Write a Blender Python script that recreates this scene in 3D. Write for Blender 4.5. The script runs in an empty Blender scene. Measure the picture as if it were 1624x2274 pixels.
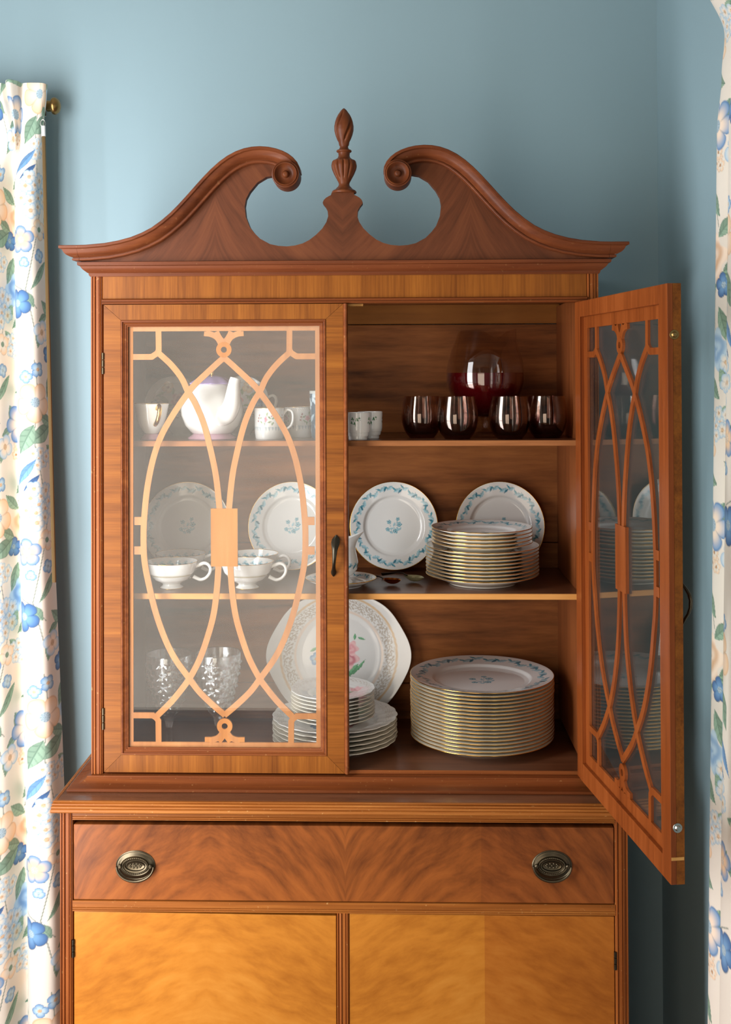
import bpy, math, random
import numpy as np
from mathutils import Vector, Matrix

C = bpy.context.scene
COL = C.collection
PI = math.pi
random.seed(7)
rng = np.random.default_rng(11)

# ------------------------------------------------------------------ camera
FPX, PPX, PPY = 2500.0, 812.0, 800.0          # focal length and principal point in photograph pixels
YAW, PITCH, ROLL = 0.0253, 0.0112, 0.0036
CAM = Vector((0.0908, -2.022, 1.63))
_f = Vector((-math.sin(YAW) * math.cos(PITCH), math.cos(YAW) * math.cos(PITCH), math.sin(PITCH)))
_r0 = Vector((math.cos(YAW), math.sin(YAW), 0))
_u0 = _r0.cross(_f)
_r = _r0 * math.cos(ROLL) - _u0 * math.sin(ROLL)
_u = _u0 * math.cos(ROLL) + _r0 * math.sin(ROLL)
cam_data = bpy.data.cameras.new('camera')
cam = bpy.data.objects.new('camera', cam_data)
COL.objects.link(cam)
cam.matrix_world = Matrix(((_r.x, _u.x, -_f.x, CAM.x), (_r.y, _u.y, -_f.y, CAM.y),
                           (_r.z, _u.z, -_f.z, CAM.z), (0, 0, 0, 1)))
cam_data.sensor_fit = 'VERTICAL'
cam_data.sensor_height = 36.0
cam_data.lens = 36.0 * FPX / 2274.0
cam_data.shift_y = -(1137.0 - PPY) / 2274.0
cam_data.clip_start = 0.02
C.camera = cam

# ------------------------------------------------------------------ light and exposure
C.view_settings.view_transform = 'Standard'
C.view_settings.look = 'None'
C.view_settings.gamma = 1.0
C.view_settings.use_curve_mapping = False
C.view_settings.exposure = 0.42
world = bpy.data.worlds.new('world')
world.use_nodes = True
world.node_tree.nodes['Background'].inputs['Color'].default_value = (0.75, 0.87, 1.0, 1)
world.node_tree.nodes['Background'].inputs['Strength'].default_value = 0.6
C.world = world

# room extents
WALL_Y, WALL_R, WALL_L, WALL_F, CEIL = 0.43, 0.664, -1.70, -3.2, 2.75


def window_light(name, loc, rot, sx, sy, power, color):
    d = bpy.data.lights.new(name, 'AREA')
    d.shape = 'RECTANGLE'
    d.size, d.size_y, d.energy, d.color = sx, sy, power, color
    o = bpy.data.objects.new(name, d)
    o.location, o.rotation_euler = loc, rot
    COL.objects.link(o)
    return o


# daylight through the near window in the right wall and the sheer-curtained one behind the photographer, plus an added light at the left
window_light('daylight_right_window', (WALL_R - 0.03, -1.30, 1.40), (0, PI / 2, 0), 1.4, 0.6, 4, (1.0, 0.96, 0.91))
ADDED_LIGHT = Vector((-0.88, -0.65, 1.30))              # centre of an unseen light added for the falloff from left to right
window_light('added_left_light', ADDED_LIGHT, (PI / 2, 0, -PI / 6), 0.50, 1.9, 26, (0.98, 0.98, 1.0))
window_light('daylight_rear_window', (-0.80, WALL_F + 0.06, 1.0), (PI / 2, 0, 0), 1.2, 1.9, 18, (1.0, 0.86, 0.70))

# ------------------------------------------------------------------ pixel helpers: ray of a photograph pixel met with a plane at its real depth


def ray(px, py):
    return _f + _r * ((px - PPX) / FPX) + _u * (-(py - PPY) / FPX)


def P(px, py, y):
    d = ray(px, py)
    return CAM + d * ((y - CAM.y) / d.y)


def Q(px, py, z):
    d = ray(px, py)
    return CAM + d * ((z - CAM.z) / d.z)


def X(px, y, py=1180):
    return P(px, py, y).x


def Z(py, y, px=765):
    return P(px, py, y).z


# ------------------------------------------------------------------ mesh helpers
class MB:
    def __init__(self):
        self.v, self.f = [], []

    def add(self, vs, fs):
        n = len(self.v)
        self.v += [tuple(p) for p in vs]
        self.f += [tuple(i + n for i in q) for q in fs]
        return self

    def box(self, x0, x1, y0, y1, z0, z1):
        vs = [(x, y, z) for x in (x0, x1) for y in (y0, y1) for z in (z0, z1)]
        return self.add(vs, [(0, 1, 3, 2), (4, 6, 7, 5), (0, 4, 5, 1), (2, 3, 7, 6), (0, 2, 6, 4), (1, 5, 7, 3)])

    def prism(self, poly, fn0, fn1):
        """poly: 2D outline; fn0/fn1 map (a,b) to the two end faces."""
        n = len(poly)
        vs = [fn0(a, b) for a, b in poly] + [fn1(a, b) for a, b in poly]
        fs = [tuple(range(n))[::-1], tuple(range(n, 2 * n))]
        fs += [(i, (i + 1) % n, n + (i + 1) % n, n + i) for i in range(n)]
        return self.add(vs, fs)

    def lathe(self, prof, seg=48, cx=0, cy=0, cz=0, rf=None, closed=False):
        """prof: list of (r,z); rf(theta, r, z) -> radius."""
        vs, fs, n = [], [], len(prof)
        for i in range(seg):
            t = 2 * PI * i / seg
            for r, z in prof:
                rr = rf(t, r, z) if rf else r
                vs.append((cx + rr * math.cos(t), cy + rr * math.sin(t), cz + z))
        m = n if closed else n - 1
        for i in range(seg):
            a, b = i * n, ((i + 1) % seg) * n
            for j in range(m):
                k = (j + 1) % n
                fs.append((a + j, b + j, b + k, a + k))
        return self.add(vs, fs)

    def tube(self, pts, rad, seg=10, cap=True, sx=1.0):
        pts = [Vector(p) for p in pts]
        n = len(pts)
        rads = rad if isinstance(rad, (list, tuple)) else [rad] * n
        vs, fs = [], []
        up = None
        for i, p in enumerate(pts):
            t = (pts[min(i + 1, n - 1)] - pts[max(i - 1, 0)]).normalized()
            if up is None:
                up = t.orthogonal().normalized()
            up = (up - t * up.dot(t)).normalized()
            s = t.cross(up)
            for k in range(seg):
                a = 2 * PI * k / seg
                vs.append(p + up * (math.cos(a) * rads[i] * sx) + s * (math.sin(a) * rads[i]))
        for i in range(n - 1):
            for k in range(seg):
                k2 = (k + 1) % seg
                fs.append((i * seg + k, i * seg + k2, (i + 1) * seg + k2, (i + 1) * seg + k))
        if cap:
            fs.append(tuple(range(seg))[::-1])
            fs.append(tuple((n - 1) * seg + k for k in range(seg)))
        return self.add(vs, fs)

    def sweep(self, path, prof, fn, closed=False, cap=True):
        """mitred sweep of prof [(offset to the left of travel, height)] along 2D path; fn(a,b,h)->xyz."""
        n, m = len(path), len(prof)
        pts = [Vector(p) for p in path]
        nrm = []
        for i in range(n):
            def seg_n(a, b):
                d = (pts[b] - pts[a]).normalized()
                return Vector((-d.y, d.x))
            if closed:
                n0, n1 = seg_n((i - 1) % n, i), seg_n(i, (i + 1) % n)
            else:
                n0 = seg_n(i - 1, i) if i > 0 else seg_n(i, i + 1)
                n1 = seg_n(i, i + 1) if i < n - 1 else n0
            b = (n0 + n1)
            b = b / max(b.dot(n0), 1e-6) if b.length > 1e-6 else n0
            nrm.append(b)
        vs = []
        for i in range(n):
            for o, h in prof:
                q = pts[i] + nrm[i] * o
                vs.append(fn(q.x, q.y, h))
        fs = []
        for i in range(n if closed else n - 1):
            i2 = (i + 1) % n
            for j in range(m):
                j2 = (j + 1) % m
                fs.append((i * m + j, i2 * m + j, i2 * m + j2, i * m + j2))
        if cap and not closed:
            fs.append(tuple(range(m)))
            fs.append(tuple((n - 1) * m + j for j in range(m))[::-1])
        return self.add(vs, fs)

    def ribbon(self, pts, width, fn, h0, h1):
        """flat strip of given width along 2D polyline, extruded h0..h1 with fn(a,b,h)."""
        w = width / 2
        return self.sweep(pts, [(-w, h0), (w, h0), (w, h1), (-w, h1)], fn)

    def build(self, name, mat, parent=None, smooth=None, local=False, bevel=0.0, recalc=True):
        off = Vector((0, 0, 0))
        if parent is not None and not local:
            off = ORG.get(parent.name, Vector((0, 0, 0)))
        me = bpy.data.meshes.new(name)
        me.from_pydata([(a - off.x, b - off.y, c - off.z) for a, b, c in self.v], [], self.f)
        if recalc:
            import bmesh
            bm = bmesh.new()
            bm.from_mesh(me)
            bmesh.ops.remove_doubles(bm, verts=bm.verts, dist=1e-6)
            bmesh.ops.recalc_face_normals(bm, faces=bm.faces)
            bm.to_mesh(me)
            bm.free()
        if mat is not None:
            me.materials.append(mat)
        o = bpy.data.objects.new(name, me)
        COL.objects.link(o)
        if parent is not None:
            o.parent = parent
            ORG[o.name] = off
        else:
            ORG[o.name] = Vector((0, 0, 0))
        if smooth is not None:
            me.shade_smooth()
            if smooth < 180:
                me.set_sharp_from_angle(angle=math.radians(smooth))
        if bevel:
            b = o.modifiers.new('bevel', 'BEVEL')
            b.width, b.segments, b.limit_method = bevel, 2, 'ANGLE'
        return o


def catmull(pts, n):
    out = []
    p = [pts[0]] + list(pts) + [pts[-1]]
    for i in range(1, len(p) - 2):
        a, b, c, d = (np.array(q, float) for q in p[i - 1:i + 3])
        for k in range(n):
            t = k / n
            out.append(0.5 * (2 * b + (c - a) * t + (2 * a - 5 * b + 4 * c - d) * t * t + (3 * b - a - 3 * c + d) * t ** 3))
    out.append(np.array(pts[-1], float))
    return np.array(out)


ORG = {}


def tag(o, label, cat, group=None):
    o['label'], o['category'] = label, cat
    if group:
        o['group'] = group
    return o


def thing(name, label, cat, loc, rotz=0.0, group=None):
    o = bpy.data.objects.new(name, None)
    o.empty_display_size = 0.05
    o.location = loc
    o.rotation_euler = (0, 0, rotz)
    COL.objects.link(o)
    ORG[o.name] = Vector(loc)
    return tag(o, label, cat, group)


def struct(mb, name, mat, **k):
    o = mb.build(name, mat, **k)
    o['kind'] = 'structure'
    return o


def dup(root, loc, label, rot=(0, 0, 0), scale=None):
    c = root.copy()
    COL.objects.link(c)
    c.location, c.rotation_euler = loc, rot
    if scale:
        c.scale = (scale,) * 3
    c['label'] = label
    for ch in root.children:
        d = ch.copy()
        COL.objects.link(d)
        d.parent = c
        for g in ch.children:
            e = g.copy()
            COL.objects.link(e)
            e.parent = d
    return c


# ------------------------------------------------------------------ materials
def srgb(r, g, b):
    f = lambda c: (c / 255 / 12.92) if c <= 10 else ((c / 255 + 0.055) / 1.055) ** 2.4
    return (f(r), f(g), f(b), 1.0)


def new_mat(name):
    m = bpy.data.materials.new(name)
    m.use_nodes = True
    nt = m.node_tree
    return m, nt, nt.nodes['Principled BSDF']


def node(nt, kind, **props):
    n = nt.nodes.new(kind)
    for k, v in props.items():
        setattr(n, k, v)
    return n


def math_n(nt, op, a, b=None, c=None):
    n = node(nt, 'ShaderNodeMath', operation=op)
    for i, s in enumerate((a, b, c)):
        if s is None:
            continue
        if isinstance(s, (int, float)):
            n.inputs[i].default_value = s
        else:
            nt.links.new(s, n.inputs[i])
    return n.outputs[0]


def plain(name, col, rough=0.5, metal=0.0, coat=0.0, var=0.0, vscale=20.0, spec=0.5, bump=0.0):
    m, nt, b = new_mat(name)
    b.inputs['Roughness'].default_value = rough
    b.inputs['Metallic'].default_value = metal
    b.inputs['Coat Weight'].default_value = coat
    b.inputs['Coat Roughness'].default_value = 0.08
    b.inputs['Specular IOR Level'].default_value = spec
    tc = node(nt, 'ShaderNodeTexCoord')
    nz = node(nt, 'ShaderNodeTexNoise')
    nz.inputs['Scale'].default_value = vscale
    nz.inputs['Detail'].default_value = 4
    nt.links.new(tc.outputs['Object'], nz.inputs['Vector'])
    mx = node(nt, 'ShaderNodeMix', data_type='RGBA')
    mx.inputs[6].default_value = col
    mx.inputs[7].default_value = tuple(c * (1 - var) for c in col[:3]) + (1,)
    nt.links.new(nz.outputs['Fac'], mx.inputs[0])
    nt.links.new(mx.outputs[2], b.inputs['Base Color'])
    if bump:
        bp = node(nt, 'ShaderNodeBump')
        bp.inputs['Strength'].default_value = bump
        bp.inputs['Distance'].default_value = 0.001
        nt.links.new(nz.outputs['Fac'], bp.inputs['Height'])
        nt.links.new(bp.outputs['Normal'], b.inputs['Normal'])
    return m


def wood(name, dark, mid, light, grain='Z', fine=140.0, stretch=18.0, rough=0.42, coat=0.06, mirror=None, contrast=0.22, wear=0.0, leaf=None):  # leaf: seam x and the darker, redder colours from there onward
    m, nt, b = new_mat(name)
    b.inputs['Roughness'].default_value = rough
    b.inputs['Coat Weight'].default_value = coat
    b.inputs['Coat Roughness'].default_value = 0.22
    b.inputs['Specular IOR Level'].default_value = 0.16
    tc = node(nt, 'ShaderNodeTexCoord')
    vec = tc.outputs['Object']
    sc = {'X': (1 / stretch, 1, 1), 'Y': (1, 1 / stretch, 1), 'Z': (1, 1, 1 / stretch)}[grain]
    if mirror:
        x0, w, k, p, off = mirror
        sp = node(nt, 'ShaderNodeSeparateXYZ')
        nt.links.new(vec, sp.inputs[0])
        u = math_n(nt, 'PINGPONG', math_n(nt, 'SUBTRACT', sp.outputs['X'], x0), w)
        wob = node(nt, 'ShaderNodeTexNoise')
        wob.inputs['Scale'].default_value = 5.0
        wob.inputs['Detail'].default_value = 2
        cw = node(nt, 'ShaderNodeCombineXYZ')
        nt.links.new(u, cw.inputs[0])
        nt.links.new(sp.outputs['Z'], cw.inputs[2])
        nt.links.new(cw.outputs[0], wob.inputs['Vector'])
        z2 = math_n(nt, 'ADD', sp.outputs['Z'], math_n(nt, 'MULTIPLY', math_n(nt, 'POWER', u, p), k))
        z2 = math_n(nt, 'ADD', z2, math_n(nt, 'MULTIPLY', wob.outputs['Fac'], off))
        cb = node(nt, 'ShaderNodeCombineXYZ')
        nt.links.new(u, cb.inputs[0])
        nt.links.new(z2, cb.inputs[2])
        vec = cb.outputs[0]
        sc = (1 / stretch * 2.2, 1, 1)
    mp = node(nt, 'ShaderNodeMapping')
    mp.inputs['Scale'].default_value = tuple(s * fine for s in sc)
    nt.links.new(vec, mp.inputs['Vector'])
    n1 = node(nt, 'ShaderNodeTexNoise')
    n1.inputs['Scale'].default_value = 1.0
    n1.inputs['Detail'].default_value = 8
    n1.inputs['Roughness'].default_value = 0.62
    nt.links.new(mp.outputs[0], n1.inputs['Vector'])
    mp2 = node(nt, 'ShaderNodeMapping')
    mp2.inputs['Scale'].default_value = tuple(s * fine / 7.0 for s in sc)
    nt.links.new(vec, mp2.inputs['Vector'])
    n2 = node(nt, 'ShaderNodeTexNoise')
    n2.inputs['Scale'].default_value = 1.0
    n2.inputs['Detail'].default_value = 3
    n2.inputs['Distortion'].default_value = 0.5
    nt.links.new(mp2.outputs[0], n2.inputs['Vector'])
    f = math_n(nt, 'ADD', math_n(nt, 'MULTIPLY', n1.outputs['Fac'], 0.5), math_n(nt, 'MULTIPLY', n2.outputs['Fac'], 0.5))
    rp = node(nt, 'ShaderNodeValToRGB')
    e = rp.color_ramp.elements
    e[0].position, e[0].color = 0.5 - contrast, dark
    e[1].position, e[1].color = 0.5 + contrast, light
    c = e.new(0.5)
    c.color = mid
    nt.links.new(f, rp.inputs['Fac'])
    out = rp.outputs['Color']
    if leaf:                                  # darker, redder colours from the seam at x = leaf[0] onward
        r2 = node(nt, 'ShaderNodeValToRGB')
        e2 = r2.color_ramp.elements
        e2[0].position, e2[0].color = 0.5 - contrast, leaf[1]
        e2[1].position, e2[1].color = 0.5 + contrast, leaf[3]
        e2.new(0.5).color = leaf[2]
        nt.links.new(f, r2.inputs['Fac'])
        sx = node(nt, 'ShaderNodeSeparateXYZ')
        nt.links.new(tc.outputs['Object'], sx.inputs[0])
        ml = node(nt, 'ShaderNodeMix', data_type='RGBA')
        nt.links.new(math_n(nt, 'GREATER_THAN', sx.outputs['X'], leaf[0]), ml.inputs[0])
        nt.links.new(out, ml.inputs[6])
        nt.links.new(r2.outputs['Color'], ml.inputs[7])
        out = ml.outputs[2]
    if wear:
        n3 = node(nt, 'ShaderNodeTexNoise')
        n3.inputs['Scale'].default_value = 170.0
        n3.inputs['Detail'].default_value = 3
        nt.links.new(tc.outputs['Object'], n3.inputs['Vector'])
        wr = node(nt, 'ShaderNodeValToRGB')
        wr.color_ramp.elements[0].position = 0.67
        wr.color_ramp.elements[1].position = 0.77
        nt.links.new(n3.outputs['Fac'], wr.inputs['Fac'])
        mx = node(nt, 'ShaderNodeMix', data_type='RGBA')
        nt.links.new(math_n(nt, 'MULTIPLY', wr.outputs['Color'], wear), mx.inputs[0])
        nt.links.new(out, mx.inputs[6])
        mx.inputs[7].default_value = srgb(214, 170, 110)
        out = mx.outputs[2]
    nt.links.new(out, b.inputs['Base Color'])
    bp = node(nt, 'ShaderNodeBump')
    bp.inputs['Strength'].default_value = 0.06
    bp.inputs['Distance'].default_value = 0.0006
    nt.links.new(n1.outputs['Fac'], bp.inputs['Height'])
    nt.links.new(bp.outputs['Normal'], b.inputs['Normal'])
    return m


def schlick(nt, f0=0.04, power=5.0):
    g = node(nt, 'ShaderNodeNewGeometry')
    d = node(nt, 'ShaderNodeVectorMath', operation='DOT_PRODUCT')
    nt.links.new(g.outputs['Normal'], d.inputs[0])
    nt.links.new(g.outputs['Incoming'], d.inputs[1])
    c = math_n(nt, 'ABSOLUTE', d.outputs['Value'])
    q = math_n(nt, 'POWER', math_n(nt, 'SUBTRACT', 1.0, c), power)
    return math_n(nt, 'ADD', math_n(nt, 'MULTIPLY', q, 1 - f0), f0)


def thin_glass(name, tint=(1, 1, 1, 1), f0=0.04, dust=0.0, zgrad=None, rough=0.0, gloss=(1, 1, 1, 1)):
    """thin clear sheet: tinted see-through plus mirror reflection by angle; zgrad = (z0, z1, tint0, tint1)."""
    m, nt, b = new_mat(name)
    nt.nodes.remove(b)
    out = nt.nodes['Material Output']
    tr = node(nt, 'ShaderNodeBsdfTransparent')
    tr.inputs['Color'].default_value = tint
    if zgrad:
        z0, z1, t0, t1 = zgrad
        tc = node(nt, 'ShaderNodeTexCoord')
        sp = node(nt, 'ShaderNodeSeparateXYZ')
        nt.links.new(tc.outputs['Object'], sp.inputs[0])
        mr = node(nt, 'ShaderNodeMapRange', interpolation_type='SMOOTHSTEP')
        mr.inputs['From Min'].default_value, mr.inputs['From Max'].default_value = z0, z1
        nt.links.new(sp.outputs['Z'], mr.inputs['Value'])
        mx = node(nt, 'ShaderNodeMix', data_type='RGBA')
        mx.inputs[6].default_value, mx.inputs[7].default_value = t0, t1
        nt.links.new(mr.outputs[0], mx.inputs[0])
        nt.links.new(mx.outputs[2], tr.inputs['Color'])
    gl = node(nt, 'ShaderNodeBsdfGlossy')
    gl.inputs['Roughness'].default_value = rough
    gl.inputs['Color'].default_value = gloss
    mix = node(nt, 'ShaderNodeMixShader')
    nt.links.new(schlick(nt, f0), mix.inputs[0])
    nt.links.new(tr.outputs[0], mix.inputs[1])
    nt.links.new(gl.outputs[0], mix.inputs[2])
    last = mix.outputs[0]
    if dust:
        df = node(nt, 'ShaderNodeBsdfDiffuse')
        df.inputs['Color'].default_value = (0.85, 0.84, 0.82, 1)
        tc = node(nt, 'ShaderNodeTexCoord')
        nz = node(nt, 'ShaderNodeTexNoise')
        nz.inputs['Scale'].default_value = 6.0
        nz.inputs['Detail'].default_value = 5
        nt.links.new(tc.outputs['Object'], nz.inputs['Vector'])
        m2 = node(nt, 'ShaderNodeMixShader')
        nt.links.new(math_n(nt, 'MULTIPLY', nz.outputs['Fac'], dust * 2), m2.inputs[0])
        nt.links.new(last, m2.inputs[1])
        nt.links.new(df.outputs[0], m2.inputs[2])
        last = m2.outputs[0]
    nt.links.new(last, out.inputs['Surface'])
    return m


def vcol(name, rough=0.12, coat=0.4, spec=0.5, sheen=0.0, subsurface=0.0, weave=0.0):
    """print or glaze colour read from the mesh's colour attribute."""
    m, nt, b = new_mat(name)
    a = node(nt, 'ShaderNodeAttribute', attribute_name='print')
    nt.links.new(a.outputs['Color'], b.inputs['Base Color'])
    b.inputs['Roughness'].default_value = rough
    b.inputs['Coat Weight'].default_value = coat
    b.inputs['Coat Roughness'].default_value = 0.04
    b.inputs['Specular IOR Level'].default_value = spec
    b.inputs['Sheen Weight'].default_value = sheen
    if weave:
        tc = node(nt, 'ShaderNodeTexCoord')
        nz = node(nt, 'ShaderNodeTexNoise')
        nz.inputs['Scale'].default_value = 900.0
        nt.links.new(tc.outputs['Object'], nz.inputs['Vector'])
        bp = node(nt, 'ShaderNodeBump')
        bp.inputs['Strength'].default_value = weave
        bp.inputs['Distance'].default_value = 0.0005
        nt.links.new(nz.outputs['Fac'], bp.inputs['Height'])
        nt.links.new(bp.outputs['Normal'], b.inputs['Normal'])
    return m


M = {}
M['wall'] = plain('blue_wall_paint', srgb(151, 177, 186), 0.55, var=0.04, vscale=3.0, spec=0.3)
M['ceiling'] = plain('white_ceiling_paint', srgb(190, 186, 178), 0.8, var=0.02)
M['floor'] = wood('oak_floorboards', srgb(92, 56, 32), srgb(128, 84, 50), srgb(156, 108, 68), 'Y', 60)
M['frame_white'] = plain('white_window_paint', srgb(240, 238, 232), 0.4, var=0.02)

WD, WM, WL = srgb(90, 44, 11), srgb(134, 76, 24), srgb(162, 98, 34)
M['cross'] = wood('veneer_crossband', WD, WM, WL, 'X', 230, 30)           # grain running left to right
M['upright'] = wood('veneer_upright', WD, WM, WL, 'Z', 230, 30)           # grain running up and down
M['reed'] = wood('reeded_post_wood', srgb(96, 46, 18), srgb(142, 76, 32), srgb(172, 104, 48), 'Z', 120, 30, wear=0.5)
M['mould'] = wood('moulding_wood', srgb(84, 40, 18), srgb(122, 64, 30), srgb(152, 88, 42), 'X', 110, 30, wear=0.35)
M['worn'] = wood('worn_edge_wood', srgb(100, 52, 20), srgb(152, 88, 36), srgb(190, 124, 60), 'X', 110, 30, wear=0.7)
M['pediment'] = wood('crotch_veneer', srgb(62, 34, 20), srgb(98, 54, 32), srgb(118, 68, 40), 'X', 70, 9, mirror=(-0.2405, 0.237, 0.9, 0.75, 0.05), rough=0.48, coat=0.04)
M['crown'] = wood('crown_wood', srgb(74, 36, 20), srgb(108, 56, 30), srgb(134, 74, 40), 'X', 90, 20, wear=0.2)
M['carved'] = wood('carved_finial_wood', srgb(54, 28, 18), srgb(98, 50, 26), srgb(124, 70, 36), 'Z', 60, 6, rough=0.42)
M['drawer'] = wood('flame_drawer_veneer', srgb(74, 38, 20), srgb(138, 76, 34), srgb(168, 96, 42), 'X', 46, 5, mirror=(0.0, 0.243, -0.55, 0.7, 0.10), contrast=0.20, rough=0.36, coat=0.12, leaf=(0.243, srgb(70, 36, 20), srgb(131, 71, 33), srgb(160, 91, 42)))  # leaf: darker, redder colours from x = 0.243 onward
M['door_flame'] = wood('flame_door_veneer', srgb(140, 76, 22), srgb(188, 118, 42), srgb(208, 142, 62), 'X', 52, 6, mirror=(-0.2505, 0.2495, 0.45, 1.2, 0.06), contrast=0.26, rough=0.36, coat=0.12, leaf=(0.2485, srgb(126, 64, 21), srgb(173, 102, 37), srgb(194, 125, 53)))  # leaf: darker, redder colours from x = 0.2485 onward
M['inside'] = wood('interior_board', srgb(76, 42, 20), srgb(130, 76, 38), srgb(162, 100, 52), 'X', 60, 9, rough=0.5, coat=0.05, contrast=0.15)
M['inside_pale'] = wood('interior_board_pale', srgb(110, 64, 26), srgb(140, 86, 36), srgb(160, 102, 44), 'X', 60, 9, rough=0.5, coat=0.05)
M['side'] = wood('interior_side', srgb(92, 48, 24), srgb(134, 74, 38), srgb(156, 90, 48), 'Z', 60, 12, rough=0.35, coat=0.2)
M['shelf'] = wood('shelf_wood', srgb(70, 40, 26), srgb(100, 60, 38), srgb(122, 78, 52), 'X', 80, 14, rough=0.3, coat=0.3)
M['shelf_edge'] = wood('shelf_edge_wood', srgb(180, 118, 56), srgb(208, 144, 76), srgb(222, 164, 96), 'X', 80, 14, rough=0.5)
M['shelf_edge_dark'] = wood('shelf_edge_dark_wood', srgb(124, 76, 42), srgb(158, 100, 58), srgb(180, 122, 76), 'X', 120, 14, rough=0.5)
M['fret'] = wood('fretwork_wood', srgb(150, 90, 42), srgb(182, 118, 62), srgb(200, 138, 80), 'Z', 90, 16, rough=0.4)
M['inner_door'] = wood('inner_door_wood', srgb(100, 46, 18), srgb(136, 68, 28), srgb(160, 86, 40), 'Z', 110, 18, rough=0.35)
M['top'] = wood('table_top_wood', srgb(78, 48, 32), srgb(112, 72, 50), srgb(140, 94, 66), 'X', 70, 14, rough=0.24, coat=0.5)
M['block'] = wood('pine_block', srgb(196, 136, 70), srgb(216, 160, 90), srgb(226, 176, 110), 'X', 80, 10)
M['bronze'] = plain('antique_bronze', srgb(112, 100, 80), 0.34, metal=0.95, var=0.55, vscale=60)
M['iron'] = plain('dark_bronze', srgb(84, 78, 66), 0.32, metal=0.95, var=0.5, vscale=50)
M['brass'] = plain('aged_brass', srgb(158, 124, 74), 0.32, metal=0.95, var=0.3, vscale=40)
M['gold'] = plain('gilding', srgb(236, 186, 96), 0.2, metal=1.0, var=0.1)
M['goldware'] = plain('gold_spoon_metal', srgb(206, 132, 62), 0.2, metal=1.0, var=0.2)
M['wand'] = plain('brown_brass', srgb(140, 112, 74), 0.35, metal=0.55, var=0.2)
M['pewter'] = plain('pale_green_metal', srgb(190, 184, 140), 0.38, metal=0.35, var=0.25, vscale=80)
M['steel'] = plain('nickel', srgb(190, 186, 176), 0.25, metal=1.0, var=0.2, vscale=60)
M['white'] = plain('white_porcelain', srgb(240, 238, 234), 0.1, coat=0.5, var=0.01)
M['cream'] = plain('cream_porcelain', srgb(236, 230, 216), 0.12, coat=0.5, var=0.02)
M['lilac'] = plain('lilac_glaze', srgb(176, 152, 206), 0.12, coat=0.5, var=0.06)
M['pink'] = plain('pink_glaze', srgb(206, 160, 178), 0.12, coat=0.5, var=0.25, vscale=120)
M['china'] = vcol('painted_china')
M['cloth'] = vcol('printed_curtain_cotton', rough=0.85, coat=0.0, spec=0.15, sheen=0.15, weave=0.15)
M['plastic'] = plain('clear_wand_tip', srgb(222, 222, 220), 0.2, var=0.02)
M['pane'] = thin_glass('door_glass', (0.98, 0.985, 0.98, 1), 0.030, dust=0.018)
M['pane_open'] = thin_glass('door_glass_clean', (0.95, 0.97, 0.96, 1), 0.045, dust=0.008)
M['smoke'] = thin_glass('smoked_lustre_glass', f0=0.075, zgrad=(0.008, 0.060, (0.42, 0.26, 0.27, 1), (0.90, 0.83, 0.80, 1)), gloss=(1.0, 0.88, 0.78, 1))
M['jug_glass'] = thin_glass('pitcher_glass', (0.86, 0.80, 0.76, 1), 0.06)
M['wine'] = plain('dark_red_drink', (0.075, 0.002, 0.004, 1), 0.05, var=0.1, coat=1.0)


def crystal_mat():
    m, nt, b = new_mat('cut_crystal')
    nt.nodes.remove(b)
    g = node(nt, 'ShaderNodeBsdfGlass')
    g.inputs['IOR'].default_value = 1.5
    g.inputs['Roughness'].default_value = 0.0
    g.inputs['Color'].default_value = (0.98, 0.99, 1, 1)
    tr = node(nt, 'ShaderNodeBsdfTransparent')
    gl = node(nt, 'ShaderNodeBsdfGlossy')
    gl.inputs['Roughness'].default_value = 0.08
    m1 = node(nt, 'ShaderNodeMixShader')
    nt.links.new(schlick(nt, 0.34, 3.0), m1.inputs[0])
    nt.links.new(tr.outputs[0], m1.inputs[1])
    nt.links.new(gl.outputs[0], m1.inputs[2])
    m2 = node(nt, 'ShaderNodeMixShader')
    m2.inputs[0].default_value = 0.40
    nt.links.new(g.outputs[0], m2.inputs[1])
    nt.links.new(m1.outputs[0], m2.inputs[2])
    nt.links.new(m2.outputs[0], nt.nodes['Material Output'].inputs['Surface'])
    return m


M['crystal'] = crystal_mat()


# ------------------------------------------------------------------ print painter: colours laid on vertices by their flat position
def _sm(a, b, t):
    t = np.clip((t - a) / (b - a), 0, 1)
    return t * t * (3 - 2 * t)


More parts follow.
